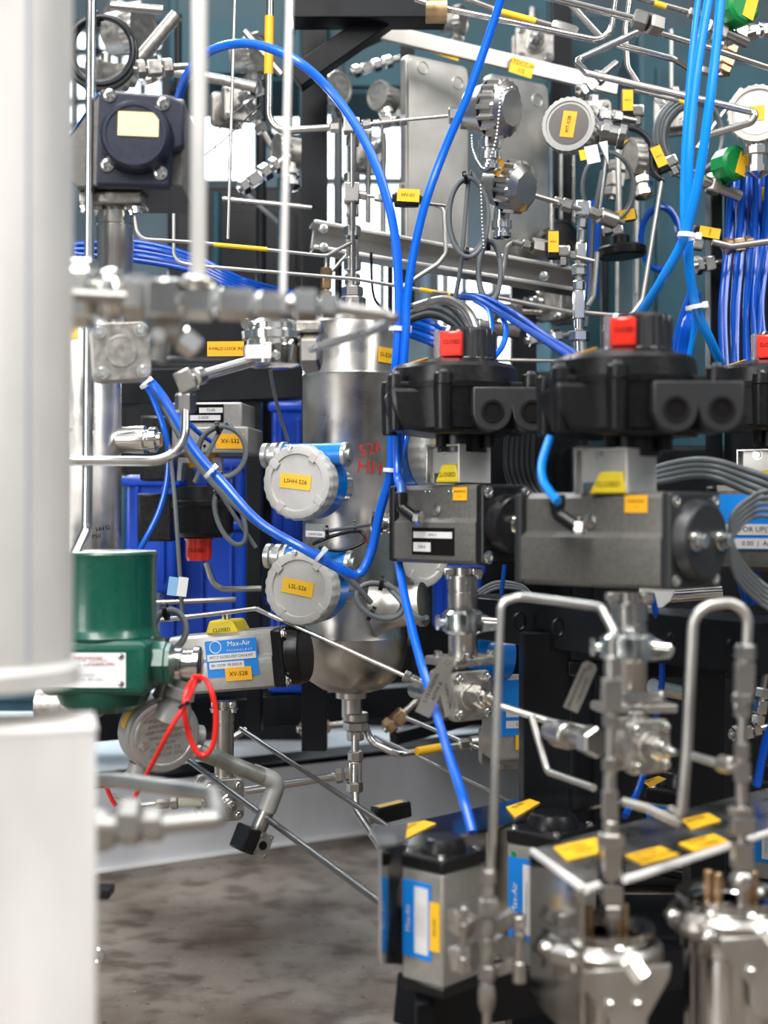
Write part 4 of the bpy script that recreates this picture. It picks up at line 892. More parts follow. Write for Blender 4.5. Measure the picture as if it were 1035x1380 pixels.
# ================= bottom right: upright actuators, shelves, strainers =================
def upright(at, a, D, H, label, txt, blue=(0, 0), ytag=None, hi=False):
    M = F(*at); t = thing('pneumatic_actuator', label, 'actuator', M @ Matrix.Translation((0, 0, -H)))
    def blk(x0, x1, y0, y1, z0, z1, bev, nm, m): return MB(M).box(((x0+x1)/2, (y0+y1)/2, (z0+z1)/2), (x1-x0, y1-y0, z1-z0), bev, None, 3).build(nm, m, t)
    blk(-a, 0, 0, D, -H+14, -20, 4, 'body', 'silver_anod')
    cp = blk(-a-2, 2, -2, D+2, -20, 0, 5, 'end_cap', 'black_plastic')
    blk(-a-2, 2, -2, D+2, -H, -H+16, 5, 'lower_cap', 'black_plastic')
    MB(M).lathe((-a/2, D/2, -2), (0, 0, 1), [(0, min(a, D)*.44), (10, min(a, D)*.42), (20, min(a, D)*.36), (22, min(a, D)*.32), (22, 0)], 36).build('round_boss', 'black_plastic', cp)
    for x, y in ((-a+8, 8), (-8, 8), (-8, D-8), (-a+8, D-8)): bolt(M, (x, y, -1), (0, 0, 1), 5, 5, cp)
    bw, bh, bx, bz = a*.70, H*.56, -a*.62, -H*.47
    plate(t, M, (bx, -.6, bz), bw, bh, 'label_blue', (), name='blue_label')
    plate(t, M, (bx+bw*.16, -1.2, bz), bw*.46, bh*.86, 'paper', (), name='white_field')
    MR = Matrix.Rotation(math.radians(-90), 4, 'Y'); tx = MB(M); tx.text('Max-Air', (bx-bw*.30, -1.4, bz), bw*.22, MR); tx.build('white_lettering', 'white', t)
    tx = MB(M)
    for k_ in range(3): tx.text('MT22 SR08 F05 CH17', (bx+bw*(.04+.12*k_), -1.9, bz), bw*.09, MR)
    tx.build('lettering', 'cast_grey', t)
    if ytag: plate(t, M, (ytag[0], -1.8, ytag[1]), ytag[2], ytag[3], 'yellow', (), name='yellow_tag'); MB(M).text(txt, (ytag[0], -2.6, ytag[1]), 8, MR).build('tag_lettering', 'ink', t)
    return t, M
upright((597, 1160, 1.34, -42), 74, 92, 188, 'upright grey actuator with black cap and blue label nearest the floor', 'XV-531', ytag=(-13, -92, 18, 66))
t_, M_ = upright((752, 1128, 1.50, -40), 84, 100, 200, 'upright grey actuator with black cap and blue label beside the bent steel shelf', 'XV-533')
MB(M_).cyl((-72, -1, -34), (-72, 0, -34), 4).build('green_dot', 'green_knob', t_)
upright((925, 1068, 1.85, -40), 62, 80, 120, 'partly hidden grey actuator with black cap behind the tall bent tube', 'EV-535')
upright((1085, 1060, 1.75, -40), 92, 90, 150, 'upright actuator with black cap at the right edge under the blue hose', 'XV-536')
def lshelf(name, label, pts, z, th, skirt=None, m='sheet_steel'):
    t = thing(name, label, 'shelf', PZ(*pts[0], z))
    MB().quad([PZ(x, y, z) for x, y in pts][::-1], th).build('top_plate', m, t); return t
Z1 = .40
sh = lshelf('steel_shelf', 'bent steel shelf with yellow labels in the lower right', [(718, 1145), (788, 1196), (806, 1190), (806, 1158), (842, 1147), (842, 1182), (858, 1178), (1060, 1112), (1060, 1056), (905, 1095), (812, 1118)], Z1, .004, m='sheet_steel')
for a, c in (((718, 1145), (788, 1196)), ((788, 1196), (806, 1190)), ((842, 1182), (858, 1178)), ((858, 1178), (1060, 1112))): MB().cyl(PZ(*a, Z1)-Vector((0, 0, .002)), PZ(*c, Z1)-Vector((0, 0, .002)), .0035, n=12).build('bright_edge', 'near_steel', sh)  # pale bars added as a bright highlight along the front edges
a, c = PZ(718, 1145, Z1), PZ(788, 1196, Z1)
MB().quad([a, c, c-Vector((0, 0, .13)), a-Vector((0, 0, .13))], .003).build('skirt', 'mirror_steel', sh)
def ylab(par, pts, z, txt, nm='yellow_label'):
    """sticker lying flat; pts: px corners near-left, near-right, far-right, far-left"""
    W = [PZ(x, y, z+.0008) for x, y in pts]; p = MB().quad(W, -.0004).build(nm, 'yellow', par)
    c = sum(W, Vector())/4; X = (W[1]-W[0]); L = X.length; X.normalize(); Y = Vector((-X.y, X.x, 0)); Mx = Matrix((X, -Vector((0, 0, 1)), Y)).transposed().to_4x4()
    tx = MB(Matrix.Translation(c+Vector((0, 0, .0009))) @ Mx)
    for i, s_ in enumerate(txt): tx.text(s_, (0, 0, .006-i*.012), .010)
    tx.build('lettering', 'ink', p); return p
ylab(sh, [(866, 1166), (916, 1152), (890, 1141), (842, 1153)], Z1, ('XV-536', 'NO FLOW'))
ylab(sh, [(936, 1148), (982, 1134), (962, 1124), (914, 1137)], Z1, ('XV-537', 'N-0000'))
ylab(sh, [(764, 1160), (806, 1150), (806, 1128), (746, 1142)], Z1, ('XV-533', 'HIGH'))
ylab(sh, [(932, 1118), (972, 1106), (955, 1096), (918, 1105)], Z1, ('XV-538',))
Z2 = .36
s2 = lshelf('steel_shelf', 'narrow steel shelf behind the upright actuators with two yellow labels', [(498, 1120), (545, 1142), (720, 1102), (840, 1078), (830, 1052), (700, 1076)], Z2, .004, m='mirror_steel')
ylab(s2, [(548, 1130), (588, 1110), (572, 1106), (536, 1114)], Z2, ('XV-531',)); ylab(s2, [(694, 1102), (728, 1082), (714, 1077), (682, 1088)], Z2, ('XV-533',)); 
ylab(s2, [(876, 1062), (898, 1050), (888, 1046), (866, 1053)], Z2, ('EV-535',)) 
a, c = PZ(510, 1142, Z2-.002), PZ(545, 1142, Z2-.002)
t = thing('side_plate', 'tall upright mirror-like steel plate left of the lowest actuator', 'plate', P(528, 1298, 1.36))
MB().quad([P(510, 1144, 1.33), P(545, 1138, 1.42), P(542, 1300, 1.42), P(510, 1298, 1.33)], .003).build('sheet', 'mirror_steel', t)
MB().quad([P(498, 1118, 1.42), P(548, 1112, 1.46), P(545, 1138, 1.42), P(510, 1144, 1.33)], .003).build('bent_lip', 'satin_steel', t)
t = thing('back_plate', 'upright reflective steel plate between the two upright actuators', 'plate', P(680, 1230, 1.6))
MB().quad([P(655, 1120, 1.62), P(700, 1108, 1.66), P(700, 1235, 1.66), P(655, 1240, 1.62)], .003).build('sheet', 'mirror_steel', t)
# black stand under them
wb('frame_beam', (556, 1352, 1.42), (900, 1300, 1.75), 60, 'black_paint', 'black beam carrying the upright actuators at the bottom')
vpost(572, 1345, 1500, 1.40, 26, 'short black leg under the lowest actuator')
panel('black_tray', 690, 1262, 1000, 1420, 1.8, .2, 'black_paint', 'black tray behind the two strainers at the bottom', 'tray')
# manifold in front of the lowest actuator
D1 = 1.24
pipe('manifold_valve', 'upright blurred steel manifold in front of the lowest actuator', 'valve', [(658, 1180, D1), (656, 1400, D1)], 12, 'steel', fm='cast_steel',
     fits=[((658, 1172, D1), (658, 1192, D1), 20), ((658, 1192, D1), (658, 1208, D1), 16, 'cyl'), ((658, 1210, D1), (658, 1234, D1), 25, 'block'), ((657, 1236, D1), (657, 1262, D1), 20, 'cyl'), ((657, 1264, D1), (657, 1300, D1), 18, 'cyl'), ((657, 1300, D1), (656, 1322, D1), 22), ((656, 1322, D1), (656, 1364, D1), 24, 'ball'),
           ((668, 1250, D1+.02), (694, 1232, D1+.02), 20, 'block'), ((636, 1252, D1+.03), (612, 1236, D1+.04), 30, 'block'), ((640, 1290, D1+.03), (612, 1290, D1+.04), 34, 'block'), ((668, 1308, D1+.02), (694, 1300, D1+.02), 14, 'block'), ((668, 1262, D1+.03), (690, 1290, D1+.03), 24, 'block')])
pipe('valve_rod', 'left upright bolt rod of the blurred manifold', 'rod', [(625, 1218, 1.23), (624, 1312, 1.23)], 9, 'steel', fits=[((625, 1222, 1.23), (625, 1238, 1.23), 14, 'cyl'), ((625, 1244, 1.23), (625, 1256, 1.23), 13), ((624, 1290, 1.23), (624, 1312, 1.23), 12, 'cyl')])
pipe('valve_rod', 'right upright bolt rod of the blurred manifold', 'rod', [(700, 1232, 1.23), (700, 1322, 1.23)], 14, 'steel', fits=[((700, 1234, 1.23), (700, 1252, 1.23), 19, 'cyl'), ((700, 1256, 1.23), (700, 1266, 1.23), 17), ((700, 1296, 1.23), (700, 1324, 1.23), 18, 'cyl')])
pipe('valve_rod', 'short thick bolt at the left of the blurred manifold block', 'rod', [(608, 1222, 1.28), (608, 1240, 1.28)], 12, 'steel')
# tall bent tubes
pipe('bent_tube', 'tall matt steel tube rising before the lowest actuator and bending right', 'tube', [(661, 1185, 1.25), (665, 1100, 1.25), (675, 812, 1.27), (700, 803, 1.28), (810, 818, 1.20), (828, 852, 1.18), (826, 870, 1.18)], 11, 'satin_steel', bend=16)
pipe('bent_tube', 'inverted U tube at the right in front of the black post', 'tube', [(905, 1092, 1.22), (918, 1102, 1.20), (926, 1010, 1.20), (935, 818, 1.20), (1010, 808, 1.20), (1006, 880, 1.20)], 14, 'satin_steel', bend=34)
pipe('steel_tube', 'short blurred tube running from the foot of the U tube to the left column', 'tube', [(838, 1080, 1.20), (870, 1088, 1.20), (916, 1110, 1.20)], 11, 'satin_steel', bend=10)
D2 = 1.18
def st_(segs, d): return [((x, a, d), (x, b, d), w_, k) for x, a, b, w_, k in segs]
pipe('fitting_stack', 'blurred column of fittings rising from the left strainer', 'pipe fitting', [(826, 858, D2), (822, 1100, D2), (824, 1270, D2)], 13, 'steel', fm='steel',
     fits=st_([(825, 884, 912, 21, 'cyl'), (824, 914, 958, 25, 'block'), (823, 962, 980, 21, 'nut'), (822, 1020, 1040, 20, 'nut'), (822, 1042, 1062, 17, 'cyl'), (822, 1064, 1104, 20, 'block'), (823, 1106, 1124, 22, 'cyl'), (823, 1122, 1142, 34, 'nut'), (824, 1142, 1184, 25, 'block'), (824, 1190, 1216, 28, 'block'), (824, 1218, 1238, 34, 'nut')], D2))
pipe('fitting_stack', 'blurred column of fittings rising from the right strainer', 'pipe fitting', [(1006, 868, D2), (1000, 1000, D2), (1000, 1220, D2)], 13, 'steel', fm='steel',
     fits=st_([(1005, 868, 890, 27, 'nut'), (1003, 892, 934, 24, 'block'), (1002, 934, 948, 28, 'nut'), (1001, 950, 966, 22, 'nut'), (1000, 1000, 1024, 20, 'nut'), (1000, 1026, 1054, 19, 'block'), (1000, 1056, 1080, 17, 'cyl'), (1000, 1086, 1098, 34, 'nut'), (1000, 1098, 1122, 31, 'block'), (1000, 1134, 1172, 26, 'block'), (1000, 1174, 1196, 34, 'ball')], D2))
pipe('steel_tube', 'blurred branch tube with bright nut left of the right fitting column', 'tube', [(932, 1018, 1.24), (978, 1032, 1.20), (1000, 1040, 1.18)], 11, 'satin_steel', fits=[((968, 1028, 1.2), (986, 1032, 1.19), 22)])
def strainer(px, y, d, R, label, lug):
    M = F(px, y, d); t = thing('strainer', label, 'strainer', P(px, 1500, d))
    MB(M).lathe((0, 0, 0), (0, 0, 1), [(-300, R*.94), (-60, R*.94), (-56, R), (-30, R*1.03), (-20, R*1.12), (-12, R*1.12), (-8, R*1.02), (6, R*1.02), (10, R*1.1), (16, R*1.1), (16, R*.86), (4, R*.84), (0, R*.8), (0, 0)], 64).build('barrel', 'mirror_steel', t)
    MB(M).lathe((0, 0, 0), (0, 0, 1), [(1, 0), (1, R*.8)], 40).build('rusty_cover', 'rust_steel', t)
    for a in (200, 230, 300, 330): x, yy = math.cos(math.radians(a))*R*.5, math.sin(math.radians(a))*R*.5; MB(M).cyl((x, yy+8, 0), (x, yy+8, 46), R*.09, ch=1).build('stud', 'copper', t)
    c = MB(M); c.lathe((0, 0, -18), (0, 0, 1), [(-14, R*1.08), (-16, R*1.18), (-8, R*1.28), (8, R*1.28), (16, R*1.18), (14, R*1.08)], 56, closed=True); c.build('clamp_band', 'steel', t)
    cx, w_, h_ = lug
    poly = [(cx-w_*1.5, -38), (cx-w_*.55, -82)] + [(cx+w_*.52*math.cos(a), -82-h_*.45-h_*.5*math.sin(a)) for a in [PI-PI*i/12 for i in range(13)]] + [(cx+w_*.55, -82), (cx+w_*1.2, -30), (cx+w_*1.25, -12), (cx-w_*1.5, -22)]
    MB(M).prism(poly, -R*1.26-5, -R*1.26+6, 2.5).build('hanging_lug', 'satin_steel', t)
    for x, z in ((cx-w_*.55, -62), (cx+w_*.25, -62)): MB(M).ball((x, -R*1.26-8, z), (6, 6, 6), 12).build('dome_rivet', 'bright_steel', t)
    cl = MB(M); cl.hex((-R*1.15, -R*.7, -10), (-R*.75, -R*1.05, -10), 13); cl.cyl((-R*1.3, -R*.55, -10), (-R*.6, -R*1.2, -14), 6); cl.ball((-R*1.3, -R*.55, -4), (12, 12, 9), 14); cl.ball((-R*.7, -R*1.15, -22), (12, 10, 10), 14); cl.build('clamp_screw', 'steel', t)
    MB(M).hex((R*.35, -R*1.3, -8), (R*.6, -R*1.45, -30), 12).build('clamp_nut', 'bright_steel', t)
strainer(813, 1262, 1.20, 62, 'left blurred steel strainer with shiny hanging lug at the bottom edge', (20, 44, 60))
strainer(985, 1218, 1.22, 66, 'right blurred steel strainer with round hanging lug near the corner', (26, 40, 46))
pipe('steel_tube', 'bent tube in front of the wide black post leading right', 'tube', [(676, 952, 1.55), (740, 972, 1.52), (800, 985, 1.45)], 10, 'satin_steel')
pipe('steel_tube', 'cranked tube dropping in front of the wide black post', 'tube', [(716, 964, 1.52), (738, 1040, 1.50), (800, 1062, 1.42)], 10, 'satin_steel', bend=12)
# diagonal rods over the floor
pipe('tie_rod', 'thin dark steel rod sloping down right above the tee', 'rod', [(324, 982, 2.05), (535, 1122, 1.75)], 7, 'dark_rod')
pipe('tie_rod', 'longest steel rod sloping from the junction box to the lower right floor', 'rod', [(255, 1025, 1.95), (520, 1222, 1.5)], 9, 'dark_rod')
pipe('impulse_tube', 'thin tube crossing the lower half of the vessel to a small union', 'tube', [(215, 836, 1.92), (345, 820, 1.95), (362, 828, 1.95), (548, 912, 1.90), (580, 926, 1.88)], 6.5, 'bright_steel', bend=14,
     fits=[((544, 910, 1.9), (553, 914, 1.9), 15), ((554, 914, 1.9), (566, 920, 1.9), 12), ((566, 920, 1.9), (576, 924, 1.89), 15)])
pipe('impulse_tube', 'thin rod running behind the blue hose towards the upright tube', 'rod', [(505, 992, 2.3), (706, 1088, 2.0)], 5, 'steel')
pipe('impulse_tube', 'thin rod just above the yellow sleeve running to the black post', 'rod', [(548, 968, 2.3), (706, 1034, 2.1)], 6, 'steel')
pipe('steel_tube', 'dull tube curving down left of the black post behind the XV-528 actuator', 'tube', [(278, 758, 2.25), (290, 795, 2.25), (352, 793, 2.25)], 8, 'steel', bend=24)
pipe('steel_tube', 'horizontal steel tube across the blue crate, upper one', 'tube', [(205, 812, 2.3), (318, 808, 2.3)], 7, 'steel')
M = F(522, 1095, 2.3, 30, 0, -6); t = thing('lever_valve', 'black lever block with yellow strip behind the drain tube', 'handle', M)
MB(M).box((6, 0, 0), (52, 24, 22), 3).build('grip', 'black_plastic', t); MB(M).quad([(-16, -10, 11.4), (22, -10, 11.4), (22, 4, 11.4), (-16, 4, 11.4)], -.5).build('yellow_strip', 'yellow', t); MB(M).hex((-34, 0, -4), (-20, 0, -2), 8).build('hex_nut', 'steel', t)
M = F(700, 960, 2.05, 10); t = thing('blue_label_unit', 'actuator side with a bright blue label between the valve and the wide black post', 'actuator', M)
MB(M).box((0, 30, -10), (76, 60, 110), 4).build('body', 'silver_anod', t); plate(t, M, (-4, -1, 6), 50, 76, 'label_blue', (), name='blue_label'); plate(t, M, (0, -2, 0), 38, 12, 'paper', ('MT22-53',), size=6, name='white_field'); plate(t, M, (0, -2, -16), 38, 10, 'paper', ('CW',), size=6, name='white_field'); plate(t, M, (6, -3, -40), 24, 20, 'yellow', ('EV-530',), size=5, name='yellow_tag')
valve_body((688, 1010, 2.1, 20), 54, 'small bolted valve behind the upright matt tube', stem=8, gland=False)
M = F(660, 850, 2.0, 20); t = thing('blue_housing', 'blue housing with yellow labels behind the upper bend of the matt tube', 'housing', M)
MB(M).lathe((-30, 20, -30), (1, 0, 0), [(0, 40), (60, 40), (62, 30)], 40).build('body', 'instr_blue', t); plate(t, M, (-14, -22, 0), 30, 12, 'yellow', (), name='yellow_label')
# small things on the floor
M = F(140, 1200, 1.5); 
t = thing('rubber_foot', 'small black block on the floor at the left beside the pedestal', 'block', M); MB(M).box((-8, 10, -4), (34, 40, 12), 2).build('pad', 'black_plastic', t)
t = thing('steel_ring', 'small steel ring low beside the square pedestal', 'ring', F(131, 1288, 1.45)); MB(F(131, 1288, 1.45)).torus((0, 0, 0), (.2, 1, 0), 8, 3).build('loop', 'bright_steel', t)
# ================= upper area: tubes, instruments =================
pipe('bracket_clamp', 'brass coloured clamp round the tube ends at the top edge', 'clamp', [(574, 14, 1.95), (602, 14, 1.95)], 34, 'gold_clamp')
pipe('steel_tube', 'steel tube leaving the brass clamp and bending up on the right', 'tube', [(560, -2, 1.96), (604, 12, 1.95), (822, 58, 1.92), (832, -20, 1.92)], 9, 'bright_steel', bend=22)
pipe('steel_tube', 'long steel tube at the top ending in a large hex elbow', 'tube', [(700, -14, 1.85), (862, 27, 1.85)], 10, 'bright_steel', fits=[((853, 24, 1.85), (872, 30, 1.85), 26), ((872, 30, 1.85), (890, 36, 1.86), 28)])
pipe('steel_tube', 'hairpin tube folding back from the hex elbow and running far right', 'tube', [(872, 38, 1.88), (776, 82, 1.88), (790, 98, 1.86), (1020, 152, 1.80), (1012, 165, 1.8), (955, 182, 1.8)], 10, 'bright_steel', bend=9)
pipe('steel_tube', 'short tube with two small bends above the long hairpin tube', 'tube', [(832, 60, 1.95), (910, 80, 1.95), (930, 94, 1.97)], 9, 'bright_steel', bend=14)
pipe('steel_tube', 'tube crossing behind the blue bundle towards the right edge at the top', 'tube', [(880, 42, 2.0), (960, 66, 2.0), (1050, 96, 2.0)], 8, 'steel')
pipe('steel_tube', 'yellow-sleeved tube behind the blue hose at the top', 'tube', [(600, -12, 2.1), (665, 12, 2.1), (750, 36, 2.1)], 8, 'steel', labs=[((664, 13, 2.1), (722, 29, 2.1))], fits=[((744, 33, 2.1), (778, 44, 2.1), 16)])
pipe('steel_tube', 'short diagonal tube below the long top tube', 'tube', [(768, 4, 2.15), (812, 52, 2.15)], 9, 'steel')
pipe('steel_tube', 'loop of tube standing upright left of the teal cabinet', 'tube', [(850, -10, 2.1), (843, 40, 2.1), (846, 90, 2.1), (860, 112, 2.1)], 8, 'steel', bend=20)
pipe('steel_tube', 'top right tube with yellow sleeve above the blue hoses', 'tube', [(850, -6, 2.2), (950, 22, 2.2)], 7, 'steel', labs=[((882, 4, 2.2), (898, 9, 2.2))], fits=[((928, 16, 2.2), (944, 21, 2.2), 14)])
pipe('steel_tube', 'pale tube ending at the copper fittings on the right', 'tube', [(935, 92, 2.2), (960, 98, 2.2)], 8, 'cream', fits=[((944, 94, 2.2), (962, 99, 2.2), 12)])
pipe('steel_tube', 'thin tube low behind the hairpin tube with a small yellow sleeve', 'tube', [(855, 122, 2.2), (930, 140, 2.2)], 5, 'steel', labs=[((915, 136, 2.2), (926, 139, 2.2))])
pipe('thin_tube', 'thin upright tube right of the widest blurred pipe', 'tube', [(317, -20, 2.0), (307, 322, 2.0)], 4.5, 'satin_steel')
pipe('thin_tube', 'thin bent tube under the top left actuator with a yellow sleeve, upper one', 'tube', [(180, 288, 1.95), (186, 322, 1.95), (268, 327, 1.97), (440, 345, 2.0), (472, 328, 2.05)], 5, 'satin_steel', bend=16, labs=[((288, 329.5, 1.973), (360, 336, 1.985))])
pipe('thin_tube', 'thin bent tube with upright yellow sleeve, running under the fitting column', 'tube', [(234, 200, 1.98), (234, 352, 1.98), (262, 358, 1.98), (480, 376, 2.02), (600, 396, 2.05), (640, 402, 2.1)], 5, 'satin_steel', bend=18, labs=[((234, 222, 1.98), (234, 266, 1.98)), ((566, 390, 2.04), (606, 397, 2.055))])
pipe('thin_tube', 'dark bent tube hooking round beside the left junction panel', 'tube', [(566, 272, 2.2), (598, 278, 2.2), (601, 342, 2.2), (590, 356, 2.2), (540, 388, 2.2)], 6, 'satin_steel', bend=14)
pipe('thin_tube', 'grey cable tube climbing left of the fitting column', 'tube', [(448, 365, 2.25), (470, 340, 2.25)], 5, 'steel')
# wire loop
o = coil('thin dark wire loop hanging before the bright window at top left', (310, 196, 2.3), 20, 32, 1.6, 1, 'black_cable', tail=((318, 150, 2.3), (345, 130, 2.3)), name='wire_loop', cat='wire', ties=0)
pipe('wire', 'dark wire slanting across the bright window at top left', 'wire', [(270, 212, 2.3), (300, 190, 2.3), (352, 140, 2.3)], 2, 'black_cable', hose=True)
# angled instrument head and its hanging neighbours
def conehead(at, R, label, lab=None, chain=True):
    M = F(*at); t = thing('temperature_head', label, 'instrument head', M)
    MB(M).lathe((0, 8, 0), (0, 1, 0), [(0, R*.86), (4, R*.9), (R*.25, R*.86), (R*.9, R*.7), (R*1.15, R*.4), (R*1.2, 0)], 36).build('housing', 'steel', t)
    c = MB(M); c.lathe((0, -R*.26, 0), (0, -1, 0), [(0, R*.93), (R*.10, R*.93), (R*.30, R*.62), (R*.32, 0)], 8); n = 64; rows = []
    for y, rr, k in ((10, R, 1), (-R*.28, R*.98, 1), (-R*.36, R*.88, 0), (-R*.40, R*.6, 0)):
        rows.append([(math.cos(2*PI*i/n)*(rr-(R*.09*k if i % 4 < 2 else 0)), y, math.sin(2*PI*i/n)*(rr-(R*.09*k if i % 4 < 2 else 0))) for i in range(n)])
    fs = [[a*n+k, a*n+(k+1) % n, (a+1)*n+(k+1) % n, (a+1)*n+k] for a in range(3) for k in range(n)]; fs += [[3*n+k for k in range(n)], list(range(n))]
    c.add([v for r_ in rows for v in r_], fs); c.build('cover', 'steel', t)
    MB(M).torus((0, 9, 0), (0, 1, 0), R*.93, 2, 48, 8).build('gasket', 'black_plastic', t)
    if lab: plate(t, M, lab[0], lab[1], lab[2], 'orange', (), name='yellow_tag')
    return t, M
t, M = conehead((672, 146, 1.95, 52, 8, 28), 40, 'angled steel instrument head with ball chain in front of the right panel')
Mv = F(660, 180, 1.98)
MB(Mv).lathe((0, 0, 0), (0, 0, 1), [(-52, 0), (-52, 9), (-49, 15), (-43, 15), (-42, 11), (-36, 11), (-36, 16), (-26, 16), (-25, 12), (-22, 12), (-20, 15), (-8, 15), (-6, 12), (14, 12)], 20).build('cable_gland', 'bright_steel', t)
MB(Mv).cyl((-40, -2, 24), (-20, -2, 24), 18, 19).build('side_boss', 'steel', t); MB(Mv).hex((-56, -2, 24), (-40, -2, 24), 11).build('hex_nut', 'steel', t)
def chain(label, pts, r):
    W = spline(q3(pts), 10); b = MB(); L = 0; nxt = 0
    for i in range(1, len(W)):
        seg = (W[i]-W[i-1]).length
        while nxt <= L+seg: c = W[i-1].lerp(W[i], (nxt-L)/seg if seg else 0); b.ball(c, (r, r, r), 8); nxt += r*2.7
        L += seg
    b.sweep(W, r*.3, 6); o = tag(b.build('ball_chain', 'bright_steel'), label, 'chain'); return o
chain('ball chain hanging down the front of the angled instrument head', [(690, 118, 1.88), (676, 125, 1.88), (673, 150, 1.88), (668, 190, 1.9), (655, 226, 1.92), (644, 218, 1.93), (637, 200, 1.94), (636, 182, 1.95)], .0019)
chain('ball chain hanging straight between the panel and the cable coil', [(648, 250, 1.98), (650, 300, 1.98), (652, 335, 1.98)], .0019)
t, M = conehead((694, 252, 2.02, 48, 14, 20), 36, 'second steel instrument head below the angled one with an orange tag')
Mv = F(676, 300, 2.06); MB(Mv).lathe((0, 0, 0), (0, 0, 1), [(-22, 0), (-22, 8), (-20, 13), (-14, 13), (-13, 10), (-8, 10), (-8, 14), (2, 14), (3, 11), (22, 11), (30, 15)], 20).build('cable_gland', 'bright_steel', t)
M_ = F(672, 226, 1.99, 30, 0, 25); plate(t, M_, (0, 0, 0), 12, 24, 'orange', (), name='yellow_tag')
# round transmitter with yellow label
transmitter((766, 167, 2.12, -20), 38, 'round ribbed grey instrument with an orange label right of the junction panels', (.5, .92, 'orange', ()), rotl=10, face='housing_grey', neck=(1, .3, -.2), name='gauge_head', cat='gauge')
MB(F(766, 167, 2.12, -20, 0, 10)).text('PIT-528', (0, .2, 0), 7, Matrix.Rotation(math.radians(-90), 4, 'Y')).build('lettering', 'ink', [o for o in S.objects if o.name.startswith('gauge_head')][0])
transmitter((1020, 152, 2.05, -18), 40, 'pale round gauge cut off by the right edge near the top', (.5, .5, 'yellow', ()), face='cap_grey', name='gauge_head', cat='gauge', neck=(0, 0, -1))
for (x, y, d, r, lb) in ((1000, 8, 2.1, 26, 'green valve knob with yellow plate at the top right corner'), (990, 220, 2.1, 24, 'green valve knob with yellow plate at the right edge above the dark hoses')):
    M = F(x, y, d, 24, 0, 18); t = thing('green_handwheel', lb, 'knob', M)
    MB(M).lathe((0, 0, 0), (0, 1, 0), [(-8, r*.8), (-4, r), (22, r), (26, r*.8), (26, 0)], 10).build('knob', 'green_knob', t); plate(t, M, (r*.3, -9, 0), r*.7, r*1.3, 'yellow', (), name='yellow_plate')
    g = MB(M); g.hex((-10, 20, -r*1.0), (-10, 20, -r*1.8), 10); g.cyl((-30, 20, -r*1.4), (34, 20, -r*1.2), 8); g.build('valve_stem', 'steel', t)
# generic transmitters in the blur
bgt = [((195, 40, 2.6, 30, 0, -30), 44, 'dark round instrument head in the blur at the top left', 'steel', 'housing_grey'),
       ((150, 20, 2.7, -20, 0, 20), 26, 'small round steel head at the top left edge', 'steel', 'steel'),
       ((352, 70, 2.6, 24, 0, 10), 32, 'ribbed instrument head behind the yellow-sleeved upright tube', 'steel', 'housing_grey'),
       ((372, 205, 2.55, -30, 0, 0), 32, 'ribbed instrument head low behind the slim blurred pipe', 'steel', 'housing_grey'),
       ((458, 118, 2.7, 20, 0, 0), 28, 'round instrument head behind the top of the blue arch', 'steel', 'steel'),
       ((508, 128, 2.75, -20, 0, 0), 24, 'small instrument head left of the grey junction panel', 'steel', 'cap_grey'),
       ((625, 26, 2.75, 30, 0, 0), 24, 'instrument head glimpsed behind the top label rail', 'steel', 'cap_grey'),
       ((845, 214, 2.5, -30, 0, 0), 34, 'dark instrument body between the small valves and the cable coil', 'cast_steel', 'cast_steel'),
       ((758, 320, 2.6, 10, 0, 0), 30, 'black round instrument behind the yellow tagged valve', 'black_plastic', 'black_plastic')]
for a, R, lb, m1, m2 in bgt: transmitter((a[0], a[1], a[2], a[3]*2.2)+tuple(a[4:]), R*.85, lb, None, 'cast_steel' if m1 == 'steel' else m1, face='cast_steel' if m2 != 'black_plastic' else m2, neck=(.3, 0, -1), ribs=18)
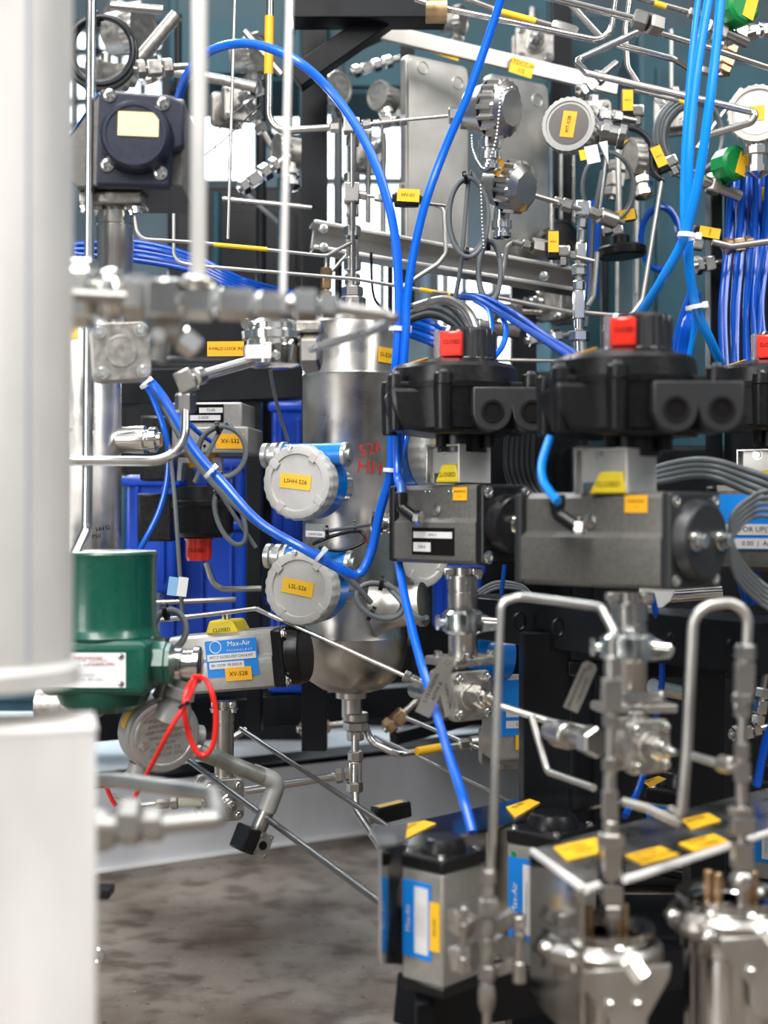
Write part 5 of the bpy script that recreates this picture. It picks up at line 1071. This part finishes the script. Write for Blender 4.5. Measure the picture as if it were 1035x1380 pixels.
# background tubes
bgp = [([(150, 8, 2.4), (220, 14, 2.4)], 12, 'steel', 'short thick tube at the top left'), ([(225, 95, 2.4), (300, 108, 2.4), (345, 118, 2.4)], 14, 'cast_steel', 'brown-grey tube behind the widest blurred pipe, upper one'),
       ([(175, 95, 2.5), (238, 20, 2.5)], 18, 'cast_steel', 'thick sloping tube at the top left'), ([(330, 42, 2.5), (380, 100, 2.5)], 10, 'steel', 'sloping tube behind the yellow-sleeved upright tube'),
       ([(330, 260, 2.5), (375, 300, 2.5)], 7, 'grey_cable', 'dark sloping cable behind the slim blurred pipe'), ([(300, 268, 2.3), (420, 280, 2.3)], 7, 'steel', 'level tube behind the slim blurred pipe'),
       ([(496, 180, 2.6), (496, 300, 2.6)], 8, 'steel', 'upright tube in front of the tall window, left one'), ([(517, 180, 2.6), (517, 330, 2.6)], 7, 'steel', 'upright tube in front of the tall window, right one'),
       ([(455, 160, 2.6), (455, 300, 2.6)], 10, 'grey_cable', 'dark upright cable left of the fitting column'),
       ([(893, 240, 2.2), (866, 405, 2.2), (850, 427, 2.2), (780, 421, 2.2)], 7, 'satin_steel', 'tube bending left beside the pale blue hose ends'),
       ([(805, 340, 2.2), (800, 400, 2.2), (793, 412, 2.2)], 7, 'satin_steel', 'short crooked tube right of the middle fitting column'), ([(665, 400, 2.4), (790, 425, 2.4)], 7, 'satin_steel', 'level tube under the second instrument head'),
       ([(668, 485, 2.4), (780, 487, 2.4)], 5, 'satin_steel', 'thin level tube behind the first switch box'), ([(645, 440, 2.5), (700, 447, 2.5)], 20, 'steel', 'thick level pipe behind the dark blue hoses'),
       ([(676, 375, 2.1), (684, 330, 2.1), (700, 326, 2.1)], 7, 'satin_steel', 'hooked tube left of the yellow tagged valve'), ([(820, 190, 2.3), (806, 300, 2.3)], 5, 'satin_steel', 'thin upright tube right of the round ribbed instrument'),
       ([(832, 180, 2.4), (836, 320, 2.4)], 8, 'satin_steel', 'upright tube behind the dark instrument body'), ([(880, 700, 2.2), (1040, 690, 2.2)], 16, 'bright_steel', 'level bright pipe behind the largest actuator'),
       ([(870, 805, 1.9), (972, 798, 1.9)], 20, 'bright_steel', 'bright level pipe over the channel rail at the right'), ([(880, 925, 1.9), (925, 935, 1.95)], 22, 'bright_steel', 'short bright pipe behind the foot of the valve neck'),
       ([(170, 880, 2.5), (330, 860, 2.5)], 9, 'steel', 'level tube behind the cable loops of the green housing'), ([(1000, 120, 2.4), (940, 200, 2.4)], 6, 'steel', 'sloping thin tube behind the blue bundle'),
       ([(1040, 325, 2.1), (985, 332, 2.1), (960, 326, 2.1)], 9, 'satin_steel', 'short tube with brass sleeve at the right edge'), ([(744, 270, 2.5), (744, 380, 2.5)], 7, 'steel', 'upright tube along the edge of the right panel')]
for i, (pts, wd, m, lb) in enumerate(bgp): pipe('background_tube', lb, 'tube', pts, wd, m, bend=14)
pipe('fitting_stack', 'pale column of tube fittings in the middle right above the second switch box', 'pipe fitting', [(784, 270, 2.15), (780, 360, 2.15), (782, 490, 2.15)], 9, 'satin_steel', fm='bright_steel',
     fits=[((785, 272, 2.15), (784, 292, 2.15), 20, 'block'), ((785, 294, 2.15), (784, 308, 2.15), 13), ((784, 310, 2.15), (783, 326, 2.15), 12, 'cyl'), ((783, 328, 2.15), (782, 354, 2.15), 14, 'block'), ((781, 356, 2.15), (781, 372, 2.15), 19), ((780, 378, 2.15), (780, 392, 2.15), 15), ((780, 392, 2.15), (780, 430, 2.15), 15, 'block'), ((780, 430, 2.15), (780, 444, 2.15), 13, 'cyl'), ((781, 446, 2.15), (781, 460, 2.15), 26), ((781, 460, 2.15), (782, 486, 2.15), 22, 'cyl')])
pipe('steel_tube', 'tube with hex fittings joining the second instrument head and the pale column', 'tube', [(716, 262, 2.1), (760, 275, 2.12), (840, 300, 2.2)], 7, 'satin_steel', fits=[((746, 271, 2.12), (756, 274, 2.12), 14), ((757, 274, 2.12), (771, 279, 2.12), 17), ((792, 284, 2.15), (806, 290, 2.16), 15), ((808, 290, 2.17), (830, 298, 2.18), 22, 'cyl')])
pipe('steel_tube', 'tube with dark fittings leading to the yellow tagged valve', 'tube', [(690, 326, 2.08), (706, 330, 2.08), (800, 352, 2.12)], 7, 'satin_steel', fits=[((704, 329, 2.08), (714, 331, 2.08), 13), ((716, 331, 2.08), (736, 335, 2.09), 22), ((760, 342, 2.1), (776, 346, 2.1), 12)])
def tagvalve(px, py, d, rot, label, m='yellow'):
    M = F(px, py, d, 0, 0, rot); t = thing('needle_valve', label, 'valve', M)
    MB(M).box((0, 0, 0), (16, 12, 40), 3).build('handle', 'black_plastic', t); plate(t, M, (0, -7, 3), 14, 28, m, ('HV-5',), size=4, name='yellow_tag'); MB(M).box((14, 6, -8), (20, 14, 16), 3).build('body', 'steel', t); MB(M).hex((14, 6, -16), (14, 6, -28), 7).build('hex_nut', 'steel', t)
tagvalve(745, 330, 2.08, 0, 'small valve with upright yellow tag before the channel end')
tagvalve(845, 140, 2.25, 0, 'small valve with upright yellow tag left of the teal cabinet')
tagvalve(888, 215, 2.2, -24, 'black handle with leaning yellow tag below the cable coil')
tagvalve(838, 292, 2.3, 80, 'steel valve with pale yellow tag and black round handle below')
tagvalve(952, 314, 2.15, 100, 'silver valve with yellow tag right of the white cable tie')
tagvalve(1030, 270, 2.2, 0, 'valve with tall yellow tag at the right edge')
for (x, y, d, r, lb) in ((838, 340, 2.3, 30, 'flat black handwheel under the pale tagged valve'),):
    M = F(x, y, d, 0, 0, -4); t = thing('handwheel', lb, 'handwheel', M); MB(M).lathe((0, 0, 0), (0, 0, 1), [(-7, r), (-4, r+3), (5, r+3), (8, r), (10, 12), (22, 12)], 28).build('rim', 'black_plastic', t)
for i, (x, y, d, rot, n_, lb) in enumerate(((960, 60, 2.15, 20, 5, 'small cluster of bright fittings beside the upper green knob'), (1000, 45, 2.3, 12, 4, 'row of steel unions below the upper green knob'), (980, 75, 2.3, 70, 3, 'copper coloured fittings behind the right blue hose'),
        (816, 155, 2.2, -6, 3, 'short row of unions right of the round ribbed instrument'), (1000, 330, 2.15, 8, 3, 'brass and steel fittings at the right edge'), (960, 240, 2.3, 10, 4, 'small unions below the lower green knob'), (800, 110, 2.4, 40, 3, 'sloping unions above the round ribbed instrument'),
        (210, 92, 2.3, 8, 3, 'dark unions behind the widest blurred pipe'), (340, 150, 2.6, -60, 4, 'blurred unions behind the slim pipe, upper group'), (345, 240, 2.4, 35, 4, 'blurred unions behind the slim pipe, lower group'), (500, 90, 2.8, 20, 4, 'unions below the black brace'),
        (545, 140, 2.8, 60, 3, 'unions left of the junction panel, behind the post'), (688, 420, 2.5, 0, 3, 'steel unions above the dark blue hoses'), (735, 455, 2.4, 10, 3, 'unions beneath the middle tubes'), (200, 1000, 2.3, 70, 3, 'dark unions left of the round junction box'), (175, 60, 2.8, -30, 4, 'unions in front of the gridded window'),
        (700, 200, 2.9, 30, 3, 'blurred unions seen between the panel edge and round instrument'), (830, 240, 2.45, 80, 3, 'unions under the dark instrument body'), (430, 980, 2.6, 4, 3, 'copper coloured clamp fittings on the black lower rail'), (540, 965, 2.6, 40, 2, 'small brass fitting right of the vessel outlet'), (440, 375, 2.4, 88, 3, 'copper clamp on the black post below the channel'),
        (305, 1000, 2.3, 30, 2, 'small union at the right of the junction box conduit'), (960, 355, 2.3, 10, 2, 'short unions right of the blue bundle'), (1025, 950, 1.7, 80, 3, 'steel unions at the right edge below the rail'), (1010, 985, 1.75, 10, 3, 'bolted fitting right of the right fitting column'))):
    M = F(x, y, d, 15, 0, -rot); t = thing('fitting_cluster', lb, 'pipe fitting', M); L = -26
    m = 'copper' if 'opper' in lb or 'brass' in lb else ('cast_steel' if 'dark' in lb else 'bright_steel')
    MB(M).cyl((-30, 0, 0), (8+12*n_, 0, 0), 4.5).build('tube', 'steel', t)
    for k in range(n_):
        w_ = 8+((i*7+k*5) % 5); l_ = 9+((i*3+k*7) % 6)
        if k % 3 == 1: MB(M).box((L+l_/2, 0, 0), (l_+6, w_*1.6, w_*1.6), 1.5).build('tee_body', m, t)
        else: MB(M).hex((L, 0, 0), (L+l_, 0, 0), w_).build('hex_nut', m, t)
        L += l_+5
# upper window level frames: thin rail stays

for i, (x, y0, y1, d, w_, m, lb) in enumerate(((756, 180, 400, 2.9, 5, 'galv', 'slim upright conduit just right of the right panel'), (772, 150, 300, 3.0, 7, 'steel', 'upright conduit behind the round ribbed instrument'), (832, 240, 420, 2.9, 5, 'galv', 'slim upright conduit beside the black round handle'),
        (858, 250, 470, 3.0, 8, 'steel', 'upright conduit on the edge of the large teal cabinet'), (815, 300, 480, 3.05, 10, 'black_paint', 'black upright conduit right of the pale fitting column'), (905, 40, 170, 3.0, 6, 'galv', 'upright conduit on the teal cabinet near the top'),
        (668, 370, 480, 2.9, 7, 'galv', 'upright conduit under the lower channel, left'), (600, 360, 440, 2.9, 8, 'galv', 'upright conduit before the bright window under the channel'), (240, 20, 250, 3.0, 10, 'black_paint', 'black upright conduit beside the widest blurred pipe'),
        (352, 100, 420, 3.0, 14, 'black_paint', 'black upright conduit right of the bright window'), (378, 240, 420, 2.9, 9, 'dark_teal', 'teal upright conduit behind the slim blurred pipe'), (408, 20, 220, 2.85, 10, 'dark_teal', 'teal upright conduit left of the tall black post'),
        (292, 260, 400, 3.1, 12, 'dark_teal', 'teal upright conduit under the bright window'), (456, 150, 420, 3.0, 12, 'black_paint', 'black upright conduit behind the fitting column'), (526, 330, 440, 2.9, 8, 'black_paint', 'black upright conduit in front of the window under the channel'))):
    pipe('conduit', lb, 'conduit', [(x, y0, d), (x, (y0+y1)/2, d), (x, y1, d)], w_, m)
for i, (x, y, d, k, lb) in enumerate(((322, 140, 2.75, 1.0, 'small grey valve body behind the blue arch, left'), (500, 205, 2.8, .9, 'small dark valve body in front of the tall window'), (720, 60, 2.8, 1.1, 'dark valve body behind the yellow-sleeved top tube'), (800, 160, 2.6, 1.0, 'small steel valve right of the round ribbed instrument'), (905, 150, 2.7, 1.0, 'small valve body on the teal cabinet behind the coil'), (740, 410, 2.7, 1.0, 'valve body under the end of the channel'), (125, 100, 2.7, .8, 'small dark valve in front of the gridded window'))):
    valve_body((x, y, d, 30-14*i), 46*k, lb, stem=16, m='cast_steel')
ORD = ['first', 'second', 'third', 'fourth', 'fifth', 'sixth', 'seventh', 'eighth', 'ninth', 'tenth', 'eleventh']
# ================= hoses and cables =================
def hose(label, pts, wpx, m='blue_hose', name='blue_hose', ties=(), cat='hose', group=None): return pipe(name, label, cat, pts, wpx, m, hose=True, ties=ties, group=group)
hose('bright blue hose arching over the top left and looping under the round grey covers', [(238, 140, 1.98), (250, 105, 1.93), (275, 74, 1.88), (310, 60, 1.84), (350, 61, 1.82), (400, 82, 1.80), (445, 122, 1.80), (485, 178, 1.79), (513, 240, 1.78), (531, 310, 1.78), (537, 380, 1.78), (537, 440, 1.78), (533, 500, 1.78), (528, 560, 1.79), (527, 632, 1.80), (512, 690, 1.82), (500, 745, 1.83), (483, 774, 1.83), (455, 765, 1.82), (410, 740, 1.82), (350, 704, 1.84), (300, 650, 1.86), (262, 606, 1.88), (238, 565, 1.9), (215, 528, 1.92), (188, 500, 1.95)], 12.5,
     ties=((538, 444, 1.785, 14, 5), (528, 634, 1.80, 12, 5)))
hose('blue hose running from the top edge down to the first elbow fitting', [(683, -25, 1.72), (665, 30, 1.73), (632, 125, 1.74), (600, 200, 1.75), (573, 275, 1.75), (556, 350, 1.76), (548, 410, 1.765), (547, 445, 1.765), (543, 500, 1.77), (536, 560, 1.78), (536, 640, 1.77), (540, 655, 1.72), (541, 669, 1.685)], 11.5)
hose('dark blue hose dropping past the vessel to the lowest actuator', [(545, 560, 1.82), (536, 620, 1.82), (531, 690, 1.80), (535, 745, 1.76), (548, 815, 1.70), (565, 885, 1.64), (586, 955, 1.58), (606, 1020, 1.50), (624, 1075, 1.44), (637, 1122, 1.41)], 12)
hose('blue hose behind the switch box foot joining the bundle', [(548, 590, 1.9), (538, 620, 1.86), (532, 650, 1.84)], 8, 'deep_shaded_hose')
# cables strapped left
hose('blue hose falling behind the polished bend at left', [(185, 505, 1.95), (205, 535, 1.95), (224, 590, 1.95), (226, 640, 1.95), (214, 690, 1.95), (186, 745, 1.95)], 8, ties=((197, 517, 1.93, 10, -40),))
hose('second blue hose crossing behind the bent tube towards the upside-down actuator', [(190, 495, 1.97), (225, 540, 1.97), (262, 578, 2.0), (285, 595, 2.05)], 7, 'blue_hose')
def cable(label, pts, wpx, m='grey_cable', name='cable', ties=()): return pipe(name, label, 'cable', pts, wpx, m, hose=True, ties=ties)
cable('grey cable running beside the blue hose down to the lower level switch', [(205, 520, 2.0), (255, 610, 1.93), (300, 665, 1.9), (360, 715, 1.87), (420, 742, 1.86), (470, 780, 1.88), (500, 812, 1.9)], 8, ties=((284, 636, 1.86, 11, -45), (432, 748, 1.80, 11, -50)))
cable('grey cable hanging straight down with a paper tag', [(228, 600, 1.95), (236, 680, 1.92), (244, 800, 1.92), (246, 832, 1.92)], 6)
cable('thin grey cable dropping from the round banded valve', [(363, 492, 1.75), (372, 540, 1.85), (388, 594, 1.93)], 5)
coil('grey cable coil beside the tag of the upside-down actuator', (300, 610, 2.0), 32, 34, 6, 2, tail=((262, 650, 1.98),), ties=2, jitter=.05)
coil('hanging grey cable coil left of the lower level switch', (310, 700, 1.93), 17, 38, 5.5, 3, tail=((345, 738, 1.93),), roll=22, ties=1, seed=3)
coil('dark grey cable loop in front of the vessel right of the lower level switch', (512, 808, 1.90), 32, 22, 7, 2, roll=-22, seed=5, ties=2, tail=((560, 830, 1.88), (575, 832, 1.86)))
coil('grey cable bent over beside the chrome gland of the green housing', (228, 850, 1.75), 22, 26, 8, 2, seed=2, ties=1)
cable('black cable with white marker running into the round connector on the vessel', [(425, 745, 1.9), (415, 722, 1.9), (440, 716, 1.92), (498, 707, 2.0)], 5, ties=((441, 716, 1.92, 8, 85, 'black_plastic'), (478, 709, 1.98, 8, 85, 'black_plastic')))
cable('second black cable looping under the round connector on the vessel', [(410, 738, 1.92), (450, 722, 1.92), (484, 716, 1.96), (490, 730, 1.95), (460, 742, 1.93), (430, 738, 1.92)], 5, 'black_cable')
M = F(425, 717, 1.88, 0, 0, 3); t = thing('cable_marker', 'white cable marker flag on the black cables of the vessel connector', 'marker', M)
MB(M).box((0, 0, -3), (26, 3, 8), .5).build('sleeve', 'paper', t); MB(M).text('LSHH-526', (0, -1.8, -3), 4.5).build('lettering', 'ink', t); MB(M).box((-2, 1, 6), (24, .6, 10), 0).build('clear_flag', 'clear_lens', t)
# red cable
hose('looped red cable hanging from the chrome gland', [(262, 912, 1.60), (276, 915, 1.58), (286, 935, 1.57), (291, 965, 1.57), (288, 1000, 1.57), (277, 1017, 1.57), (264, 1012, 1.57), (253, 985, 1.57), (248, 955, 1.57), (252, 930, 1.58), (262, 914, 1.6)], 7.5, 'red_cable', 'red_cable', cat='cable')
hose('straight red cable falling across the round junction box', [(266, 914, 1.60), (252, 945, 1.56), (228, 985, 1.55), (205, 1030, 1.57), (190, 1058, 1.6), (178, 1082, 1.62)], 6.5, 'red_cable', 'red_cable', cat='cable', ties=((247, 950, 1.555, 8, -30, 'black_plastic'),))
hose('short red cable end near the blurred nuts at lower left', [(143, 1060, 1.7), (150, 1076, 1.7), (156, 1086, 1.7)], 6, 'red_cable', 'red_cable', cat='cable')
# dark blue bundle behind the top left pipes
for k in range(5): hose(ORD[k] + ' from the top of the sagging blue hoses behind the foreground pipes', [(100, 330+k*3, 2.2+.03*(k % 2)), (180, 326+k*6, 2.2), (260, 345+k*5, 2.2), (330, 378+k*4, 2.2), (420, 400+k*4, 2.3)], 8, 'deep_shaded_hose', group='sagging dark blue hose bundle')
# deep blue hoses over the first switch box
hose('dark blue hose sloping into the second switch box', [(600, 402, 2.1), (640, 402, 2.0), (680, 425, 1.9), (730, 456, 1.75), (785, 492, 1.6)], 9, 'deep_shaded_hose')
hose('blue hose just above the one sloping into the second switch box', [(590, 408, 2.12), (640, 398, 2.02), (690, 420, 1.9), (740, 455, 1.75), (795, 488, 1.6)], 8, 'deep_shaded_hose')
hose('blue hose curling down behind the red and black indicator of the first box', [(645, 405, 2.0), (672, 420, 1.95), (682, 445, 1.9), (676, 468, 1.88), (664, 482, 1.86)], 8, 'blue_hose')
hose('blue hose end standing up behind the first indicator dome', [(640, 405, 2.0), (658, 418, 1.95), (663, 450, 1.9), (660, 470, 1.9)], 7, 'blue_hose')
hose('bright blue hose from under the second switch box into its elbow fitting', [(741, 590, 1.45), (731, 622, 1.43), (731, 645, 1.41), (741, 663, 1.39), (752, 676, 1.375)], 12, 'sky_hose')
hose('dark blue hose passing below the largest actuator', [(878, 800, 1.6), (884, 825, 1.6), (890, 850, 1.6), (892, 920, 1.6), (878, 1000, 1.6), (862, 1060, 1.55), (842, 1100, 1.5)], 9, 'deep_shaded_hose')
hose('blue hose descending at the right edge onto the last actuator cap', [(1050, 950, 1.5), (1032, 1000, 1.5), (1020, 1060, 1.5)], 11, 'deep_shaded_hose')
hose('short blue hose standing behind the first dark actuator', [(680, 760, 1.95), (677, 790, 1.95), (674, 815, 1.95)], 6, 'deep_shaded_hose')
# pale blue bundle right
hose('sky blue hose at the right ending above the second switch box', [(973, -25, 1.70), (966, 60, 1.70), (955, 150, 1.70), (940, 250, 1.71), (922, 320, 1.73), (893, 375, 1.76), (870, 412, 1.8), (852, 438, 1.85)], 13, 'sky_hose', ties=((927, 318, 1.72, 14, 10),))
hose('sky blue hose of the right bundle running down behind the third switch box', [(960, -25, 1.74), (945, 60, 1.74), (933, 150, 1.74), (928, 230, 1.74), (928, 318, 1.75), (930, 370, 1.76), (940, 420, 1.78), (958, 460, 1.8), (978, 505, 1.84)], 13, 'sky_hose', ties=((937, 414, 1.775, 13, -10),))
hose('blue hose of the right bundle dropping behind the tie to the second box', [(944, -25, 1.78), (930, 100, 1.78), (922, 220, 1.78), (922, 318, 1.78), (932, 380, 1.79), (937, 430, 1.8), (928, 490, 1.82)], 9, 'sky_hose')
rnd = random.Random(4)
for k in range(11):
    x = 985+k*5.5; hose(ORD[k] + ' from the left of the dark blue hoses falling at the right edge', [(x, 235, 2.15+.04*(k % 3)), (x-4+rnd.uniform(-3, 3), 330, 2.15), (x-10+rnd.uniform(-4, 4), 420, 2.12), (x-14+rnd.uniform(-4, 14), 500, 2.1)], 8, 'deep_shaded_hose', group='thick dark blue hose bundle at the right edge')
for k in range(5): hose(ORD[k] + ' from the left of the blue hoses fanning below the white cable tie', [(930+k*3, 395, 2.0+.03*k), (918+k*4, 430, 2.0), (908+k*5, 470, 2.0), (905+k*6, 510, 2.0)], 8, 'deep_shaded_hose', group='hoses fanning above the second box')
for k in range(5): hose(ORD[k] + ' from the top of the slack blue hoses above the first switch box', [(545, 425+k*6, 2.3), (575, 432+k*7, 2.25), (600, 445+k*6, 2.25), (625, 440+k*5, 2.3), (650, 450, 2.35)], 8, 'blue_hose' if k % 2 else 'deep_shaded_hose', group='slack blue bunch behind the paired hoses')
for k in range(4): hose(ORD[k] + ' from the left of the blue hoses behind the pale fitting column', [(798+k*4, 270, 2.4), (796+k*3, 330, 2.4), (792+k*4, 400, 2.4)], 6, 'deep_shaded_hose', group='hoses behind the middle fitting column')
# thick black sheaf and silver sleeve above the first indicator
for k in range(6): cable(ORD[k] + ' from the top of the cable sheaf arching to the first switch box', [(545, 416+k*4, 2.15), (580, 405+k*4, 2.1), (610, 412+k*5, 2.05), (632, 440+k*4, 1.98), (640, 475+k*2, 1.92)], 8, 'black_cable' if k % 2 else 'grey_cable')
pipe('metal_sleeve', 'shiny braided metal sleeve lying over the black cable sheaf', 'sleeve', [(560, 414, 2.05), (600, 404, 2.02), (630, 420, 1.98), (646, 455, 1.95)], 13, 'steel', hose=True)
for k in range(6): cable(ORD[k] + ' from the left of the black cables dropping beside the first bracket', [(683+k*7, 585, 1.85), (682+k*7, 630, 1.85), (692+k*7, 660, 1.85), (712+k*8, 685, 1.83)], 8, 'black_cable')
for k in range(4): cable(ORD[k] + ' from the top of the grey cables sweeping right of the largest actuator bracket', [(862, 640+k*5, 1.72), (900, 626+k*7, 1.62), (950, 620+k*7, 1.55), (1000, 632+k*9, 1.56), (1050, 652+k*10, 1.58), (1120, 700+k*8, 1.7), (1150, 800+k*8, 1.8)], 9)
for k in range(5): cable(ORD[k] + ' from the outside of the grey cables looping over the blue label', [(1150, 690+k*9, 1.6), (1050, 662+k*9, 1.48), (1010, 672+k*7, 1.47), (985, 700+k*8, 1.46), (992, 745+k*8, 1.46), (1020, 780+k*7, 1.47), (1055, 800+k*7, 1.48), (1140, 820+k*7, 1.6)], 6, 'grey_cable')
for k in range(4): hose(ORD[k] + ' from the left of the blue hoses under the grey loops', [(985+k*8, 740, 1.7), (995+k*9, 780, 1.7), (1006+k*9, 815, 1.7)], 7, 'blue_hose', group='blue hoses under the grey loops')
for k in range(3): cable(ORD[k] + ' from the top of the thin cables crossing under the first dark actuator', [(640, 800+k*4, 2.0), (668, 785+k*4, 2.0), (700, 788+k*3, 2.0), (715, 800+k*2, 2.0)], 5)
coil('dark coiled cable hanging left of the second instrument head', (632, 290, 2.0), 26, 52, 6, 2, 'grey_cable', tail=((622, 350, 2.0), (612, 410, 2.02)), seed=6, ties=2)
coil('dark coiled cable hanging below the second instrument head', (660, 368, 2.02), 15, 40, 6, 3, 'grey_cable', seed=8, ties=1)
coil('large coil of grey wires behind the pale blue bundle', (930, 190, 2.25), 42, 50, 5, 5, 'grey_cable', seed=9, ties=0, jitter=.14)
coil('blue hose coil hanging in front of the teal cabinet', (888, 320, 2.6), 26, 42, 7, 2, 'deep_shaded_hose', seed=4, ties=0, name='hose_coil', cat='hose')
coil('black hose coil before the gridded window at top left', (140, 70, 2.35), 44, 46, 7, 4, 'black_cable', seed=1, ties=1, jitter=.10, name='hose_coil', cat='hose')
coil('thin grey cable loops hanging below the round ribbed instrument', (820, 250, 2.3), 34, 46, 4, 2, 'grey_cable', seed=12, ties=0)
cable('black cable arching right of the round ribbed instrument', [(800, 185, 2.2), (845, 172, 2.2), (875, 190, 2.2), (880, 230, 2.2), (896, 245, 2.2)], 8, 'black_cable')
cable('grey cable running down the left of the pale fitting column', [(812, 230, 2.3), (800, 300, 2.3), (796, 380, 2.3), (790, 440, 2.3)], 6)
cable('dark cable curving across the bright window below the channel', [(500, 340, 2.3), (504, 400, 2.35), (525, 425, 2.4)], 4, 'black_cable')
M = F(812, 205, 2.1, 0, 0, -12); t = thing('cable_flag', 'white cable flag hanging under the round ribbed instrument', 'marker', M)
MB(M).box((-14, 0, 0), (18, 1, 24), 0).build('flag', 'white', t); MB(M).prism([(-2, 14), (10, 14), (5, -18)], 0, 6, 1).build('cone', 'white', t); MB(M).box((-26, 1, 2), (10, 1, 14), 0).build('yellow_part', 'ind_yellow', t)
# torn white film under the largest actuator
M = F(888, 808, 1.7, 10); t = thing('plastic_film', 'crumpled white film under the largest actuator', 'film', M)
MB(M).prism([(-26, 16), (24, 14), (18, -2), (6, -12), (-14, -16), (-26, -6)], 0, 8, 2).build('sheet', 'white', t)
